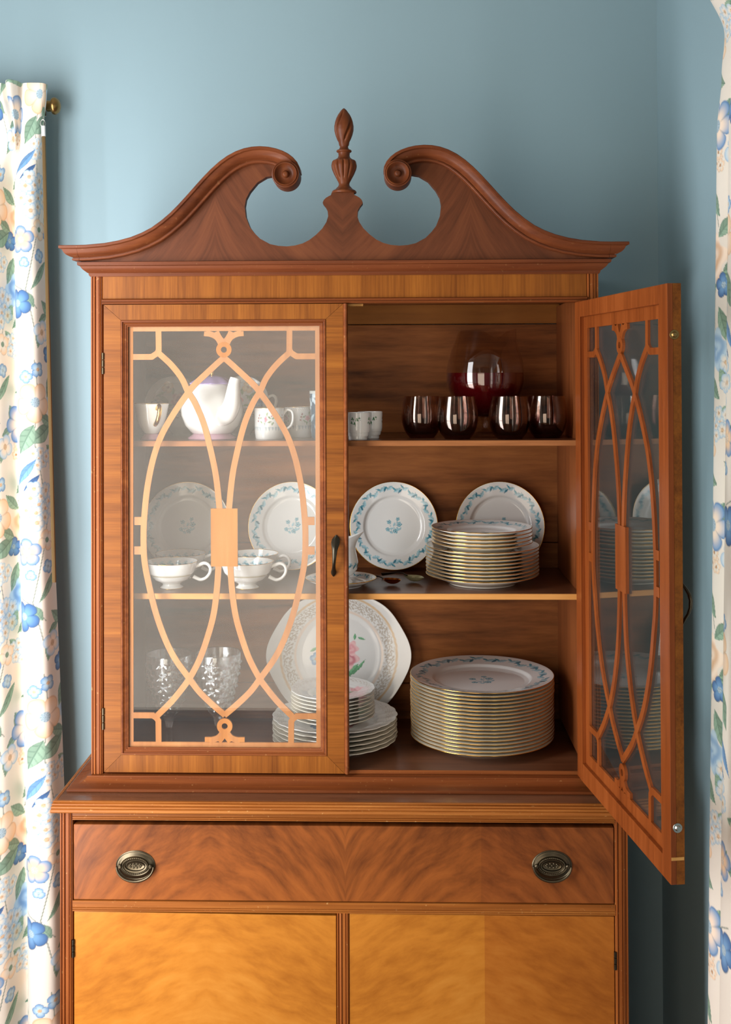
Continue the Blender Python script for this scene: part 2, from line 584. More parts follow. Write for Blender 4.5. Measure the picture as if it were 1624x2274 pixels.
class Paint:
    def __init__(self, u, v, ground):
        self.u, self.v = u, v
        self.c = np.tile(np.array(ground[:3], float), (len(u), 1))
        self.order = None

    k = 1.0

    def sel(self, cx, cy, R):
        return np.nonzero((np.abs(self.u - cx) < R) & (np.abs(self.v - cy) < R))[0]

    def mix(self, i, a, col):
        a = a[:, None]
        self.c[i] = self.c[i] * (1 - a) + np.asarray(col)[..., :3] * a

    def flower(self, cx, cy, R, n, rot, edge, mid, core, line=None):
        R = R * self.k
        i = self.sel(cx, cy, R * 1.05)
        if not len(i):
            return
        x, y = self.u[i] - cx, self.v[i] - cy
        r, t = np.hypot(x, y), np.arctan2(y, x) - rot
        pet = np.abs(np.cos(n * t / 2))
        rad = R * (0.66 + 0.34 * pet ** 0.5)
        q = r / rad
        e, m_ = np.array(edge[:3]), np.array(mid[:3])
        col = m_[None] + (e - m_)[None] * _sm(0.35, 1.0, q)[:, None]
        col *= (0.80 + 0.20 * _sm(0.05, 0.35, pet))[:, None]
        if line is not None:
            ln = np.array(line[:3])
            k = _sm(0.88, 0.97, q)[:, None] * 0.6
            col = col * (1 - k) + ln * k
        self.mix(i, 1 - _sm(0.95, 1.02, q), col)
        i2 = i[r < R * 0.26]
        rr = r[r < R * 0.26] / (R * 0.26)
        tt = t[r < R * 0.26]
        cc = np.array(core[:3])[None] * (0.75 + 0.25 * np.cos(tt * 9) * np.cos(rr * 9))[:, None]
        self.mix(i2, 1 - _sm(0.85, 1.0, rr), cc)

    def leaf(self, cx, cy, L, W, rot, col, vein):
        L, W = L * self.k, W * self.k
        i = self.sel(cx, cy, L * 0.6)
        if not len(i):
            return
        x, y = self.u[i] - cx, self.v[i] - cy
        a = (x * math.cos(rot) + y * math.sin(rot)) / (L / 2)
        b = (-x * math.sin(rot) + y * math.cos(rot)) / (W / 2)
        w = np.clip(1 - np.abs(a) ** 1.6, 0, 1) * (1 - 0.25 * a)
        q = np.abs(b) / np.maximum(w, 1e-4)
        q[np.abs(a) > 1] = 9
        c0, c1 = np.array(col[:3]), np.array(vein[:3])
        ve = np.maximum(1 - _sm(0.0, 0.12, np.abs(b)), (np.sin(a * 16 - np.abs(b) * 5) > 0.75) * 0.5)
        ve = np.maximum(ve, _sm(0.82, 0.98, q) * 0.8)
        sh = (0.85 + 0.3 * (b > 0))[:, None]
        cc = (c0[None] * sh) * (1 - ve[:, None] * 0.6) + c1[None] * ve[:, None] * 0.6
        self.mix(i, 1 - _sm(0.95, 1.05, q), cc)

    def stroke(self, pts, w, col, a=1.0):
        for (x0, y0), (x1, y1) in zip(pts[:-1], pts[1:]):
            L = math.hypot(x1 - x0, y1 - y0)
            i = self.sel((x0 + x1) / 2, (y0 + y1) / 2, L / 2 + w * 2)
            if not len(i) or L < 1e-9:
                continue
            dx, dy = (x1 - x0) / L, (y1 - y0) / L
            px, py = self.u[i] - x0, self.v[i] - y0
            t = np.clip(px * dx + py * dy, 0, L)
            d = np.hypot(px - dx * t, py - dy * t)
            self.mix(i, a * (1 - _sm(w * 0.6, w * 1.1, d)), np.array(col[:3])[None])

    def rose(self, cx, cy, R, lo, hi):
        R = R * self.k
        i = self.sel(cx, cy, R * 1.1)
        if not len(i):
            return
        x, y = self.u[i] - cx, self.v[i] - cy
        r, t = np.hypot(x, y) / R, np.arctan2(y, x)
        edge = 0.86 + 0.14 * np.cos(t * 5 + 0.7)
        k = 0.5 + 0.5 * np.sin(r * 11 + t * 1.0 + 0.8 * np.sin(3 * t))
        k = np.clip(k * 0.7 + 0.5 * r, 0, 1)
        l, h = np.array(lo[:3]), np.array(hi[:3])
        self.mix(i, 0.95 * (1 - _sm(edge - 0.12, edge, r)), l[None] + (h - l)[None] * k[:, None])

    def cluster(self, cx, cy, R, k, r, edge, mid, core, line, seed):
        g = np.random.default_rng(seed)
        for j in range(k):
            q, a = R * self.k * math.sqrt((j + 0.3) / k), j * 2.4
            self.flower(cx + q * math.cos(a), cy + q * math.sin(a), r * g.uniform(0.85, 1.15), 5, g.uniform(0, 6), edge, mid, core, line)

    def put(self, o):
        me = o.data
        at = me.color_attributes.new('print', 'FLOAT_COLOR', 'POINT')
        buf = np.ones((len(self.u), 4), np.float32)
        buf[:, :3] = np.clip(self.c, 0, 1)
        at.data.foreach_set('color', buf.ravel())


def coords(o):
    n = len(o.data.vertices)
    a = np.empty(n * 3)
    o.data.vertices.foreach_get('co', a)
    return a.reshape(n, 3)


# ------------------------------------------------------------------ the room
struct(MB().box(WALL_L - 0.1, WALL_R + 0.1, WALL_Y, WALL_Y + 0.1, -0.05, CEIL), 'wall_back', M['wall'])
struct(MB().box(WALL_R, WALL_R + 0.1, WALL_F - 0.1, WALL_Y + 0.1, -0.05, CEIL), 'wall_right', M['wall'])
struct(MB().box(WALL_L - 0.1, WALL_L, WALL_F - 0.1, WALL_Y + 0.1, -0.05, CEIL), 'wall_left', M['wall'])
struct(MB().box(WALL_L - 0.1, WALL_R + 0.1, WALL_F - 0.1, WALL_F, -0.05, CEIL), 'wall_front', M['wall'])
struct(MB().box(WALL_L - 0.1, WALL_R + 0.1, WALL_F - 0.1, WALL_Y + 0.1, -0.1, 0.0), 'floor', M['floor'])
struct(MB().box(WALL_L - 0.1, WALL_R + 0.1, WALL_F - 0.1, WALL_Y + 0.1, CEIL, CEIL + 0.1), 'ceiling', M['ceiling'])


def window_frame(name, side, c, half_w, z0, z1, bars):
    """white frame and glazing bars round the daylight of a window."""
    mb = MB()

    def bx(a0, a1, zz0, zz1, d0, d1):
        if side == 'front':
            mb.box(a0, a1, WALL_F + d0, WALL_F + d1, zz0, zz1)
        elif side == 'left':
            mb.box(WALL_L + d0, WALL_L + d1, a0, a1, zz0, zz1)
        else:
            mb.box(WALL_R - d1 * 0.5, WALL_R - d0 * 0.5, a0, a1, zz0, zz1)
    w = 0.07
    bx(c - half_w - w, c - half_w, z0 - w, z1 + w, 0, 0.1)
    bx(c + half_w, c + half_w + w, z0 - w, z1 + w, 0, 0.1)
    bx(c - half_w, c + half_w, z1, z1 + w, 0, 0.1)
    bx(c - half_w, c + half_w, z0 - w, z0, 0, 0.1)
    if bars:
        bx(c - 0.02, c + 0.02, z0, z1, 0.065, 0.1)
        bx(c - half_w, c + half_w, (z0 + z1) / 2 - 0.02, (z0 + z1) / 2 + 0.02, 0.065, 0.1)
    struct(mb, name, M['frame_white'])


mb = MB()
for a0, a1, z0, z1 in ((-.29, -.25, .29, 2.31), (.25, .29, .29, 2.31), (-.25, .25, 2.25, 2.31), (-.25, .25, .29, .35), (-.25, .25, 1.28, 1.31)):
    mb.box(a0, a1, -.03, .03, z0, z1)
mb.box(-.90, -.29, -.06, .0, 0, CEIL).box(.29, .31, -.06, .0, 0, CEIL).box(-.29, .29, -.06, .0, 0, .29).box(-.29, .29, -.06, .0, 2.31, CEIL)
ca, sa = math.cos(-PI / 6), math.sin(-PI / 6)
mb.v = [(ADDED_LIGHT.x + x * ca - y * sa, ADDED_LIGHT.y + x * sa + y * ca, z) for x, y, z in mb.v]
struct(mb, 'added_light_frame', M['frame_white'])  # unseen frame and wall pieces added round the extra left light
window_frame('window_2', 'front', -0.80, 0.60, 0.05, 1.95, False)
window_frame('window_3', 'right', -1.30, 0.30, 0.70, 2.10, True)

# ------------------------------------------------------------------ base cabinet (lower half)
HF = 0.07                                   # plane of the upper cabinet's front posts (the lower posts stand at y = 0)
BX0, BX1 = -0.514, 0.503
PW = 0.0225
ZT = 0.8635                                 # table top
ZTB = 0.8435
BACK = 0.411
REEDS = [(0, 0), (.10, 0), (.13, .0025), (.19, .0025), (.22, 0), (.36, -.0012), (.40, .0022), (.44, .0022), (.47, 0),
         (.70, 0), (.73, .0022), (.77, .0022), (.80, 0), (.86, -.001), (.91, .0015), (.95, .0015), (1, .003)]


def reeded(mb, x_out, x_in, y, z0, z1, depth=0.02):
    w = x_in - x_out
    poly = [(x_out + w * t, y + d) for t, d in REEDS] + [(x_in, y + depth), (x_out, y + depth)]
    mb.prism(poly, lambda a, b: (a, b, z0), lambda a, b: (a, b, z1))
    return mb


base = thing('base_cabinet', 'lower cabinet with one long drawer and two glowing flame veneered doors', 'cabinet', (0, 0.2, 0))
for xo, xi in ((BX0, BX0 + PW), (BX1, BX1 - PW)):
    reeded(MB(), xo, xi, 0.0, 0.12, ZTB).build('corner_post', M['reed'], base, smooth=30)
for x0, x1 in ((BX0 + 0.002, BX0 + PW), (BX1 - PW, BX1 - 0.002)):
    MB().box(x0, x1, 0.0205, BACK, 0.12, ZTB).build('side_panel', M['upright'], base, bevel=0.001)
MB().box(BX0 + PW, BX1 - PW, BACK - 0.012, BACK, 0.12, ZTB).build('back_panel', M['inside'], base)
MB().box(BX0 + PW, BX1 - PW, 0.03, BACK - 0.012, 0.12, 0.14).build('bottom_board', M['inside'], base)
for xa in (BX0, BX1 - 0.06):
    for ya in (0.002, BACK - 0.062):
        mb = MB()
        mb.prism([(0, 0), (.06, 0), (.06, .12), (0, .12)], lambda a, b: (xa + .03 + (a - .03) * (0.75 + 2 * b), ya, b), lambda a, b: (xa + .03 + (a - .03) * (0.75 + 2 * b), ya + .06, b))
        mb.build('foot', M['reed'], base, bevel=0.002)
# table top: flat slab, its reeded edge wrapped round three sides
MB().box(BX0 - 0.0045, BX1 + 0.0045, -0.0045, BACK, ZTB, ZT).build('table_top', M['top'], base)
edge = [(-.004, 0), (-.009, 0), (-.0105, -.0012), (-.0085, -.0028), (-.0115, -.0042), (-.0122, -.0060), (-.0100, -.0078), (-.0128, -.0092), (-.0130, -.0115),
        (-.0108, -.0128), (-.0135, -.0142), (-.0140, -.0180), (-.0125, -.0200), (-.004, -.0200)]
EPATH = [(BX0, BACK), (BX0, 0.0), (BX1, 0.0), (BX1, BACK)]
MB().sweep(EPATH, edge, lambda a, b, h: (a, b, ZT + 0.0004 + h)).build('top_edge_moulding', M['worn'], base, smooth=35)
# rails
zr = lambda py: Z(py, 0.0)


def rail(name, x0, x1, z0, z1, mat, grooves=True, y=0.001):
    h = z1 - z0
    prof = [(0, 0)]
    if grooves:
        prof += [(0, .10), (.002, .13), (.002, .18), (0, .21), (0, .30), (.002, .34), (.002, .39), (0, .42)]
    prof += [(0, 1), (0.018 / 1, 1), (0.018, 0)]
    MB().prism([(p, q) for p, q in prof], lambda a, b: (x0, y + a, z0 + b * h), lambda a, b: (x1, y + a, z0 + b * h)).build(name, mat, base, smooth=30)


IX0, IX1 = BX0 + PW, BX1 - PW
Z_DT, Z_DB = zr(1836), zr(2004.5)
rail('top_rail', IX0, IX1, zr(1825), ZTB, M['worn'])
rail('middle_rail', IX0, IX1, zr(2029), zr(2006), M['worn'])
rail('bottom_rail', IX0, IX1, 0.13, 0.16, M['mould'])
XM0, XM1 = X(748.5, 0, 2100), X(775.5, 0, 2100)
reeded(MB(), XM0, XM1, 0.001, 0.16, zr(2029)).build('centre_post', M['reed'], base, smooth=30)
# drawer
mb = MB().box(IX0 + 0.0012, IX1 - 0.0012, 0.003, 0.022, Z_DB, Z_DT)
mb.box(IX0 + 0.012, IX0 + 0.024, 0.022, 0.33, Z_DB + 0.004, Z_DT - 0.012).box(IX1 - 0.024, IX1 - 0.012, 0.022, 0.33, Z_DB + 0.004, Z_DT - 0.012)
mb.box(IX0 + 0.012, IX1 - 0.012, 0.318, 0.33, Z_DB + 0.004, Z_DT - 0.012).box(IX0 + 0.012, IX1 - 0.012, 0.022, 0.33, Z_DB + 0.004, Z_DB + 0.009)
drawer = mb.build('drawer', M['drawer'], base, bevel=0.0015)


def oval(a, b, prof, seg=72):
    """stamped oval plate facing -y: prof = [(scale, forward)]."""
    mb = MB()
    vs, fs, n = [], [], len(prof)
    for i in range(seg):
        t = 2 * PI * i / seg
        for s, h in prof:
            inset = (1 - s) * b
            hh = h
            vs.append(((a - inset) * math.cos(t), -hh, (b - inset) * math.sin(t)))
    for i in range(seg):
        for j in range(n - 1):
            p, q = i * n, ((i + 1) % seg) * n
            fs.append((p + j, p + j + 1, q + j + 1, q + j))
    mb.add(vs, fs)
    mb.add([((a - (1 - prof[-1][0]) * b) * math.cos(2 * PI * i / seg), -prof[-1][1], (b - (1 - prof[-1][0]) * b) * math.sin(2 * PI * i / seg)) for i in range(seg)], [tuple(range(seg))])
    return mb


def place(mb, dx, dy, dz):
    mb.v = [(x + dx, y + dy, z + dz) for x, y, z in mb.v]
    return mb


for px in (301.5, 1226):
    c = P(px, 1921, 0.003)
    a, b = 0.0355, 0.0265
    pl = place(oval(a, b, [(1.0, 0), (1.0, .0012), (.94, .0022), (.90, .0012), (.86, .0014), (.78, .0030), (.66, .0042), (.58, .0030), (.56, .0048), (.50, .0052), (.46, .0040), (.44, .0048),
                           (.36, .0044), (.33, .0020), (.30, .0020), (.28, .0040), (.24, .0036), (.12, .0030), (.05, .0030)]), c.x, c.y, c.z)
    plate = pl.build('pull_plate', M['bronze'], drawer, smooth=40)
    # beading between the stamped rings and the small raised rosette
    bd = MB()
    for k in range(40):
        t = 2 * PI * k / 40
        bd.lathe([(0, .0012), (.0009, .0008), (.0012, 0)], 6, c.x + (a - .0126) * math.cos(t), 0, 0)
        n0 = len(bd.v) - 18
        for q in range(n0, len(bd.v)):
            x, y, z = bd.v[q]
            bd.v[q] = (x, c.y - .0052 - z, c.z + (b - .0126) * math.sin(t) + y)
    for k in range(11):
        t = 2 * PI * k / 10
        rx, rz = (0, 0) if k == 10 else (.0105 * math.cos(t), .0036 * math.sin(t))
        bd.lathe([(0, .0022), (.0014, .0016), (.0021, 0)], 8, c.x + rx, 0, 0)
        n0 = len(bd.v) - 24
        for q in range(n0, len(bd.v)):
            x, y, z = bd.v[q]
            bd.v[q] = (x, c.y - .0030 - z, c.z + rz + y)
    bd.build('pull_beading', M['bronze'], drawer, smooth=60)
    pts = []
    for k in range(25):
        t = PI + PI * k / 24
        pts.append((c.x + (a - .0022) * math.cos(t), c.y - .0066 - .0016 * math.sin(PI * k / 24), c.z - .0005 + (b - .0022 + .0012) * math.sin(t)))
    MB().tube(pts, [.0017 + .0008 * math.sin(PI * k / 24) for k in range(25)], 10).build('pull_handle', M['bronze'], drawer, smooth=60)
    for s in (-1, 1):
        MB().tube([(c.x + s * (a - .008), c.y - .002, c.z), (c.x + s * (a - .008), c.y - .008, c.z), (c.x + s * (a - .008), c.y - .0095, c.z)], [.0036, .0036, .0022], 16).build('pull_post', M['bronze'], drawer, smooth=40)
# lower doors
for k, (x0, x1, sag) in enumerate(((IX0 + 0.002, XM0 - 0.0012, 0.0045), (XM1 + 0.0006, IX1 - 0.0012, 0.0012))):
    zt = zr(2030.5)
    zb = 0.165
    d0, d1 = (0.0, sag) if k == 0 else (0.0, sag)
    mb = MB()
    mb.prism([(x0, zb), (x1, zb), (x1, zt - d1), (x0, zt - d0)], lambda a, b: (a, 0.003, b), lambda a, b: (a, 0.022, b))
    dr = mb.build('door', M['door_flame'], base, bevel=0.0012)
    hx, py = ((x0 - 0.001), 2112) if k == 0 else ((x1 + 0.001), 2128)
    for zz in (zr(py), 0.26):
        for j in range(3):
            MB().tube([(hx, 0.0012, zz - .016 + j * .0108), (hx, 0.0012, zz - .0062 + j * .0108)], .0027, 10).build('hinge_knuckle', M['iron'], dr, smooth=40)
# stepped moulding that the upper cabinet stands on
ZB = 0.8845
HX0, HX1 = -0.476, 0.4695
bm_prof = [(0.02, ZT + .0002), (-.0350, ZT + .0002), (-.0362, ZT + .0018), (-.0360, ZT + .0048), (-.0345, ZT + .0060), (-.0290, ZT + .0070), (-.0210, ZT + .0088), (-.0140, ZT + .0118),
           (-.0080, ZT + .0160), (-.0068, ZT + .0172), (-.0072, ZT + .0185), (-.0058, ZT + .0200), (.004, ZT + .0205), (0.02, ZT + .0205)]
MB().sweep([(HX0, BACK), (HX0, HF), (HX1, HF), (HX1, BACK)], bm_prof, lambda a, b, h: (a, b, h)).build('stepped_moulding', M['mould'], base, smooth=25)

# ------------------------------------------------------------------ upper cabinet (glazed hutch)
hutch = thing('china_hutch', 'tall glazed upper cabinet with scrolled pediment, shelves of china and one door open', 'cabinet', (0, 0.22, ZB))
hz = lambda py: Z(py, HF)
Z_COR = hz(608)
HW = 0.021
HI0, HI1 = HX0 + HW, HX1 - HW
for xo, xi in ((HX0, HI0), (HX1, HI1)):
    reeded(MB(), xo, xi, HF, ZB, Z_COR + 0.004).build('corner_post', M['reed'], hutch, smooth=30)
for xa, xb in ((HX0 + 0.001, HI0), (HI1, HX1 - 0.001)):
    MB().box(xa, xb, HF + 0.0205, BACK, ZB, Z_COR + 0.004).build('side_panel', M['side'], hutch)
    xi = xb if xa < 0 else xa
    s = 1 if xa < 0 else -1
    MB().box(min(xi, xi + s * 0.010), max(xi, xi + s * 0.010), HF + 0.024, 0.395, ZB + 0.016, hz(661)).build('side_lining', M['side'], hutch)
LI0, LI1 = HI0 + 0.010, HI1 - 0.010
BP = 0.395                                  # face of the back boards
bz = [ZB] + [Z(py, BP) for py in (1602, 1517, 1205, 962, 721)] + [hz(640)]
for i in range(6):
    MB().box(LI0 - 0.008, LI1 + 0.008, BP + 0.001 * (i % 2), BACK - 0.002, bz[i] + 0.0008, bz[i + 1] - 0.0008).build('back_board', M['inside_pale'] if i == 5 else M['inside'], hutch, bevel=0.0018)
MB().box(HI0, HI1, HF + 0.022, BACK - 0.003, hz(655), hz(640)).build('top_board', M['inside'], hutch)
zbt = Z(1706, HF + 0.02)
MB().box(HI0, HI1, HF + 0.012, BP - 0.0008, ZB + 0.001, zbt).build('bottom_board', M['shelf'], hutch, bevel=0.0008)
MB().box(HI0, HI1, HF + 0.0085, HF + 0.0118, zbt - 0.0065, zbt + 0.0006).build('threshold_strip', M['mould'], hutch, bevel=0.0008)
SY = HF + 0.036                             # front edge of the shelves
SH = {}
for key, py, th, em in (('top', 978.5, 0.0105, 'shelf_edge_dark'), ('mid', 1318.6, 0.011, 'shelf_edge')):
    z = Z(py, SY)
    SH[key] = z
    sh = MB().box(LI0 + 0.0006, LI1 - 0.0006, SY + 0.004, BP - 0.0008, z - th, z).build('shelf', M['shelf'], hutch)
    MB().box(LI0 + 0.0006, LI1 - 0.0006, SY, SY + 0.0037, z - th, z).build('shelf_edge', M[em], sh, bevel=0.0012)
SH['bot'] = zbt
# frieze, bead and cornice
MB().box(HI0 + 0.0004, HI1 - 0.0004, HF + 0.0015, HF + 0.022, hz(661.5), Z_COR + 0.004).build('frieze', M['upright'], hutch, bevel=0.0012)
z0, z1 = hz(673.5), hz(661)
h = z1 - z0
bead = [(0.021, 0), (.001, 0), (-.002, .06), (-.0032, .22), (-.0026, .36), (-.0006, .42), (-.0006, .48), (-.0034, .56), (-.0042, .70), (-.0034, .86), (-.0008, .92), (0.001, 1), (0.021, 1)]
MB().prism(bead, lambda a, b: (HI0, HF + a, z0 + b * h), lambda a, b: (HI1, HF + a, z0 + b * h)).build('frieze_bead', M['mould'], hutch, smooth=35)
zc = lambda py: hz(py)
cor = [(.012, zc(611)), (-.0015, zc(611)), (-.0035, zc(607)), (-.0035, zc(604)), (-.0055, zc(603)), (-.0085, zc(600)), (-.0125, zc(596)), (-.0150, zc(592)), (-.0160, zc(589.5)),
       (-.0195, zc(588)), (-.0205, zc(586)), (-.0205, zc(581)), (-.012, zc(579)), (.012, zc(579))]
MB().sweep([(HX0, BACK), (HX0, HF), (HX1, HF), (HX1, BACK)], cor, lambda a, b, h: (a, b, h)).build('cornice', M['crown'], hutch, smooth=30)
MB().box(HX0 + 0.004, HX1 - 0.004, HF + 0.012, BACK, zc(611) + 0.001, zc(579)).build('cornice_core', M['inside'], hutch)
# pediment board with the two round cut-outs and the central plinth
PY_ = HF - 0.012
CXP = 761.5
half = [(180, 580), (180, 571), (254, 565), (300, 552), (345, 524), (386, 492), (422, 456), (459, 415), (495, 380), (532, 354), (564, 343), (596, 341), (620, 346), (636, 358), (640, 380),
        (612, 388), (592, 391.5), (572, 403.5), (555, 424), (546.5, 440), (543.5, 457), (546, 480), (555, 503), (565, 516), (578, 529), (600, 541), (618, 545), (637, 546.3), (655, 544.5),
        (672, 540), (687, 532.5), (702, 521), (716, 507), (725, 493), (729, 480), (728, 468), (723, 459), (717.5, 452.5), (717, 449), (719.5, 443.5), (724, 439), (730, 435.5), (735, 433), (737, 427.5)]
xz = [(P(px, py, PY_).x, P(CXP, py, PY_).z) for px, py in half]
cx0 = P(CXP, 500, PY_).x
outline = xz + [(2 * cx0 - x, z) for x, z in xz[::-1]]
MB().prism(outline, lambda a, b: (a, PY_, b), lambda a, b: (a, PY_ + 0.02, b)).build('pediment_board', M['pediment'], hutch)
# swan-neck crown mouldings
crown_px = [(152.5, 540), (190, 539.5), (231, 536), (262, 530.5), (290, 523), (314, 513.5), (336, 502), (357, 487), (377, 470), (395, 452), (413.4, 432), (432, 411), (450, 391), (468, 372.5), (486, 356.5), (504, 343.5),
            (522.8, 333.5), (541, 327), (559, 323.5), (577, 322.5), (595.7, 324), (612, 327.5), (627.6, 333), (640, 339.5), (651, 348), (660, 358.5), (665.5, 370), (667, 381)]
YC = HF - 0.045
cpath = [(P(px, py, YC).x, P(CXP, py, YC).z) for px, py in crown_px]
xtip = X(179.5, PY_, 560)
cpath[0] = (xtip, cpath[0][1])
cpath = [q for i, q in enumerate(cpath) if i == 0 or q[0] > xtip + 0.004 or i > 3]
cprof = [(0, -.004), (0, .0315), (-.0010, .0325), (-.0052, .0325), (-.0060, .0310), (-.0066, .0280), (-.0090, .0268), (-.0130, .0248), (-.0165, .0215), (-.0190, .0170), (-.0204, .0128), (-.0212, .0112),
         (-.0222, .0112), (-.0228, .0130), (-.0250, .0130), (-.0262, .0120), (-.0266, .0095), (-.0268, .0), (-.0268, -.004)]
for s in (1, -1):
    mx = lambda x: x if s == 1 else 2 * cx0 - x
    mb = MB()
    # the moulding thins as it runs into the volute
    npt = len(cpath)
    mb.sweep(cpath, cprof, lambda a, b, hh: (mx(a), PY_ - hh, b))
    zt0 = cpath[0][1]
    mb.prism(cprof, lambda o, hh: (mx(xtip - max(hh, 0)), PY_ - hh, zt0 + o), lambda o, hh: (mx(xtip), PY_ - hh, zt0 + o))
    mb.prism(cprof, lambda o, hh: (mx(xtip - hh), HF + 0.10, zt0 + o), lambda o, hh: (mx(xtip - hh), PY_ - max(hh, 0), zt0 + o))
    mb.build('crown_moulding', M['crown'], hutch, smooth=28)
    mb = MB()
    mb.box(min(mx(xtip), mx(xtip + .02)), max(mx(xtip), mx(xtip + .02)), PY_ + 0.0202, HF + 0.10, zc(579), zt0 - 0.006)
    mb.build('pediment_return', M['pediment'], hutch)
    # turned rosette closing the scroll
    c = P(634.5, 386, HF - 0.052)
    rp = [(0, .006), (.0022, .0064), (.0044, .0056), (.0056, .0030), (.0062, .0004), (.0070, -.0010), (.0105, -.0016), (.0150, .0004), (.0182, .0048), (.0196, .0068), (.0208, .0070), (.0214, .0052), (.0222, .0046),
          (.0230, .0056), (.0246, .0050), (.0252, .0020), (.0252, -.0420), (0, -.0420)]
    ml = MB().lathe(rp[5:], 56)
    ml.v = [(mx(c.x) + x, c.y - z, P(CXP, 386, HF - 0.052).z + y) for x, y, z in ml.v]
    ros = ml.build('rosette', M['carved'], hutch, smooth=35)
    mb2 = MB().lathe(rp[:6] + [(.0068, -.004)], 32)
    mb2.v = [(mx(c.x) + x, c.y - z, P(CXP, 386, HF - 0.052).z + y) for x, y, z in mb2.v]
    mb2.build('rosette_button', M['carved'], ros, smooth=50)
# flame finial on the plinth
FY = HF - 0.002
fprof = [(200, 0), (212, 22), (250, 62), (350, 130), (430, 168), (500, 190), (600, 208), (700, 205), (800, 180), (900, 145), (950, 118), (1020, 108), (1040, 92), (1065, 92), (1090, 104), (1110, 116), (1125, 156),
         (1140, 168), (1155, 168), (1168, 158), (1180, 130), (1200, 128), (1240, 122), (1270, 130), (1300, 146), (1335, 196), (1352, 240), (1375, 262), (1400, 270), (1460, 282), (1500, 280), (1550, 268), (1650, 226),
         (1750, 172), (1800, 146), (1830, 128), (1868, 116), (1900, 122), (1930, 142), (1962, 176), (1982, 190), (1990, 206), (2010, 246), (2035, 270), (2055, 274), (2075, 262), (2076, 0)]
u2m = .1011 * (FY - CAM.y) / FPX
zf = lambda q: P(CXP, 220 + q * .1011, FY).z


def flame(t, r, z):
    q = (zf(0) - z) / u2m
    if q < 985 and r > 0.0008:
        ph = t * 4 + (q - 200) / 125.0
        g = max(0.0, math.cos(ph)) ** 6
        k = min(1, (q - 200) / 160) * min(1, (985 - q) / 120)
        return r * (1.03 - 0.30 * g * max(k, 0))
    if 1355 < q < 1790:
        k = min(1, (q - 1355) / 40) * min(1, (1790 - q) / 90)
        g = max(0.0, math.cos(t * 12)) ** 3
        return r * (1.0 - 0.13 * g * k)
    return r


def dense(prof, n):
    out = []
    for (a, b), (c, d) in zip(prof[:-1], prof[1:]):
        k = max(1, int(abs(c - a) / n))
        out += [(a + (c - a) * i / k, b + (d - b) * i / k) for i in range(k)]
    return out + [prof[-1]]


fin = MB().lathe([(max(r, 0.0) * u2m, zf(q)) for q, r in dense(fprof, 22)], 96, P(764.5, 400, FY).x, FY, 0, rf=flame)
fin.build('finial', M['carved'], hutch, smooth=50)
MB().box(P(764.5, 400, FY).x - 0.006, P(764.5, 400, FY).x + 0.006, FY - 0.004, FY + 0.004, P(CXP, 429, FY).z - 0.012, P(CXP, 429, FY).z + 0.001).build('finial_dowel', M['carved'], hutch)
# little pine block behind the frieze that the doors close against
MB().box(X(768, HF + 0.03), X(809, HF + 0.03), HF + 0.023, HF + 0.04, Z(680.5, HF + 0.03), hz(661)).build('door_stop', M['block'], hutch, bevel=0.001)

# glazed doors ---------------------------------------------------------------
DW, DZ0, DZ1, DT = 0.448, hz(1716.5), hz(674.5), 0.021
DH = DZ1 - DZ0
ST, TR, BR, GM = 0.0318, 0.0285, 0.0320, 0.0125     # stile, top rail, bottom rail, glazing moulding
pxs = (HF - CAM.y) / FPX


def fret_lines():
    """centre lines of the fretwork in the left half, as photograph pixels; the right half mirrors them."""
    A1 = [(354, 786), (358.9, 789), (384.8, 813.7), (406.9, 843.2), (419.9, 872), (436.5, 900), (455, 946.7), (469.7, 1005.8), (480.8, 1065), (487.5, 1137)]
    B1 = [(503, 797), (493, 804), (466, 828.5), (436.5, 856), (419.9, 876), (388.5, 920.8), (358.9, 972.6), (340.4, 1024.3), (327.5, 1083.4), (320.5, 1138.8), (317, 1190), (318.2, 1250.9), (327.5, 1306),
          (342.3, 1369), (362.6, 1428), (384.8, 1472.6), (414.3, 1514), (436.5, 1544), (466, 1573), (494, 1597)]
    A2 = [(483.5, 1262), (479, 1317), (471.6, 1369), (458.7, 1417), (440, 1469), (418, 1511), (399.5, 1537), (373.7, 1568), (343, 1598)]
    return [A1, B1, A2]


def handle(parent, x, zc_, sgn):
    """antique drop handle standing off the stile: shell top, thin waist, pointed foot."""
    secs = [(.0385, .0006, .0008, .0008), (.0350, .0012, .0042, .0014), (.0310, .0026, .0072, .0020), (.0260, .0060, .0082, .0024), (.0200, .0105, .0072, .0026), (.0120, .0150, .0050, .0028), (.0030, .0172, .0040, .0028),
            (-.0070, .0165, .0034, .0026), (-.0160, .0130, .0030, .0024), (-.0230, .0078, .0036, .0022), (-.0285, .0040, .0050, .0018), (-.0330, .0018, .0046, .0016), (-.0365, .0010, .0024, .0012), (-.0385, .0006, .0006, .0006)]
    mb = MB()
    seg, vs, fs = 24, [], []
    for z, out, a, b in secs:
        for k in range(seg):
            t = 2 * PI * k / seg
            flute = 1 - 0.16 * max(0, math.cos(t * 9)) if z > 0.008 else 1
            lean = 0.07 * z
            vs.append((x + lean + a * math.cos(t) * flute, -out - b * 0.5 - b * math.sin(t) * flute, zc_ + z))
    for i in range(len(secs) - 1):
        for k in range(seg):
            fs.append((i * seg + k, i * seg + (k + 1) % seg, (i + 1) * seg + (k + 1) % seg, (i + 1) * seg + k))
    fs.append(tuple(range(seg)))
    fs.append(tuple((len(secs) - 1) * seg + k for k in range(seg)))
    mb.add(vs, fs).build('handle', M['iron'], parent, smooth=50, local=True)


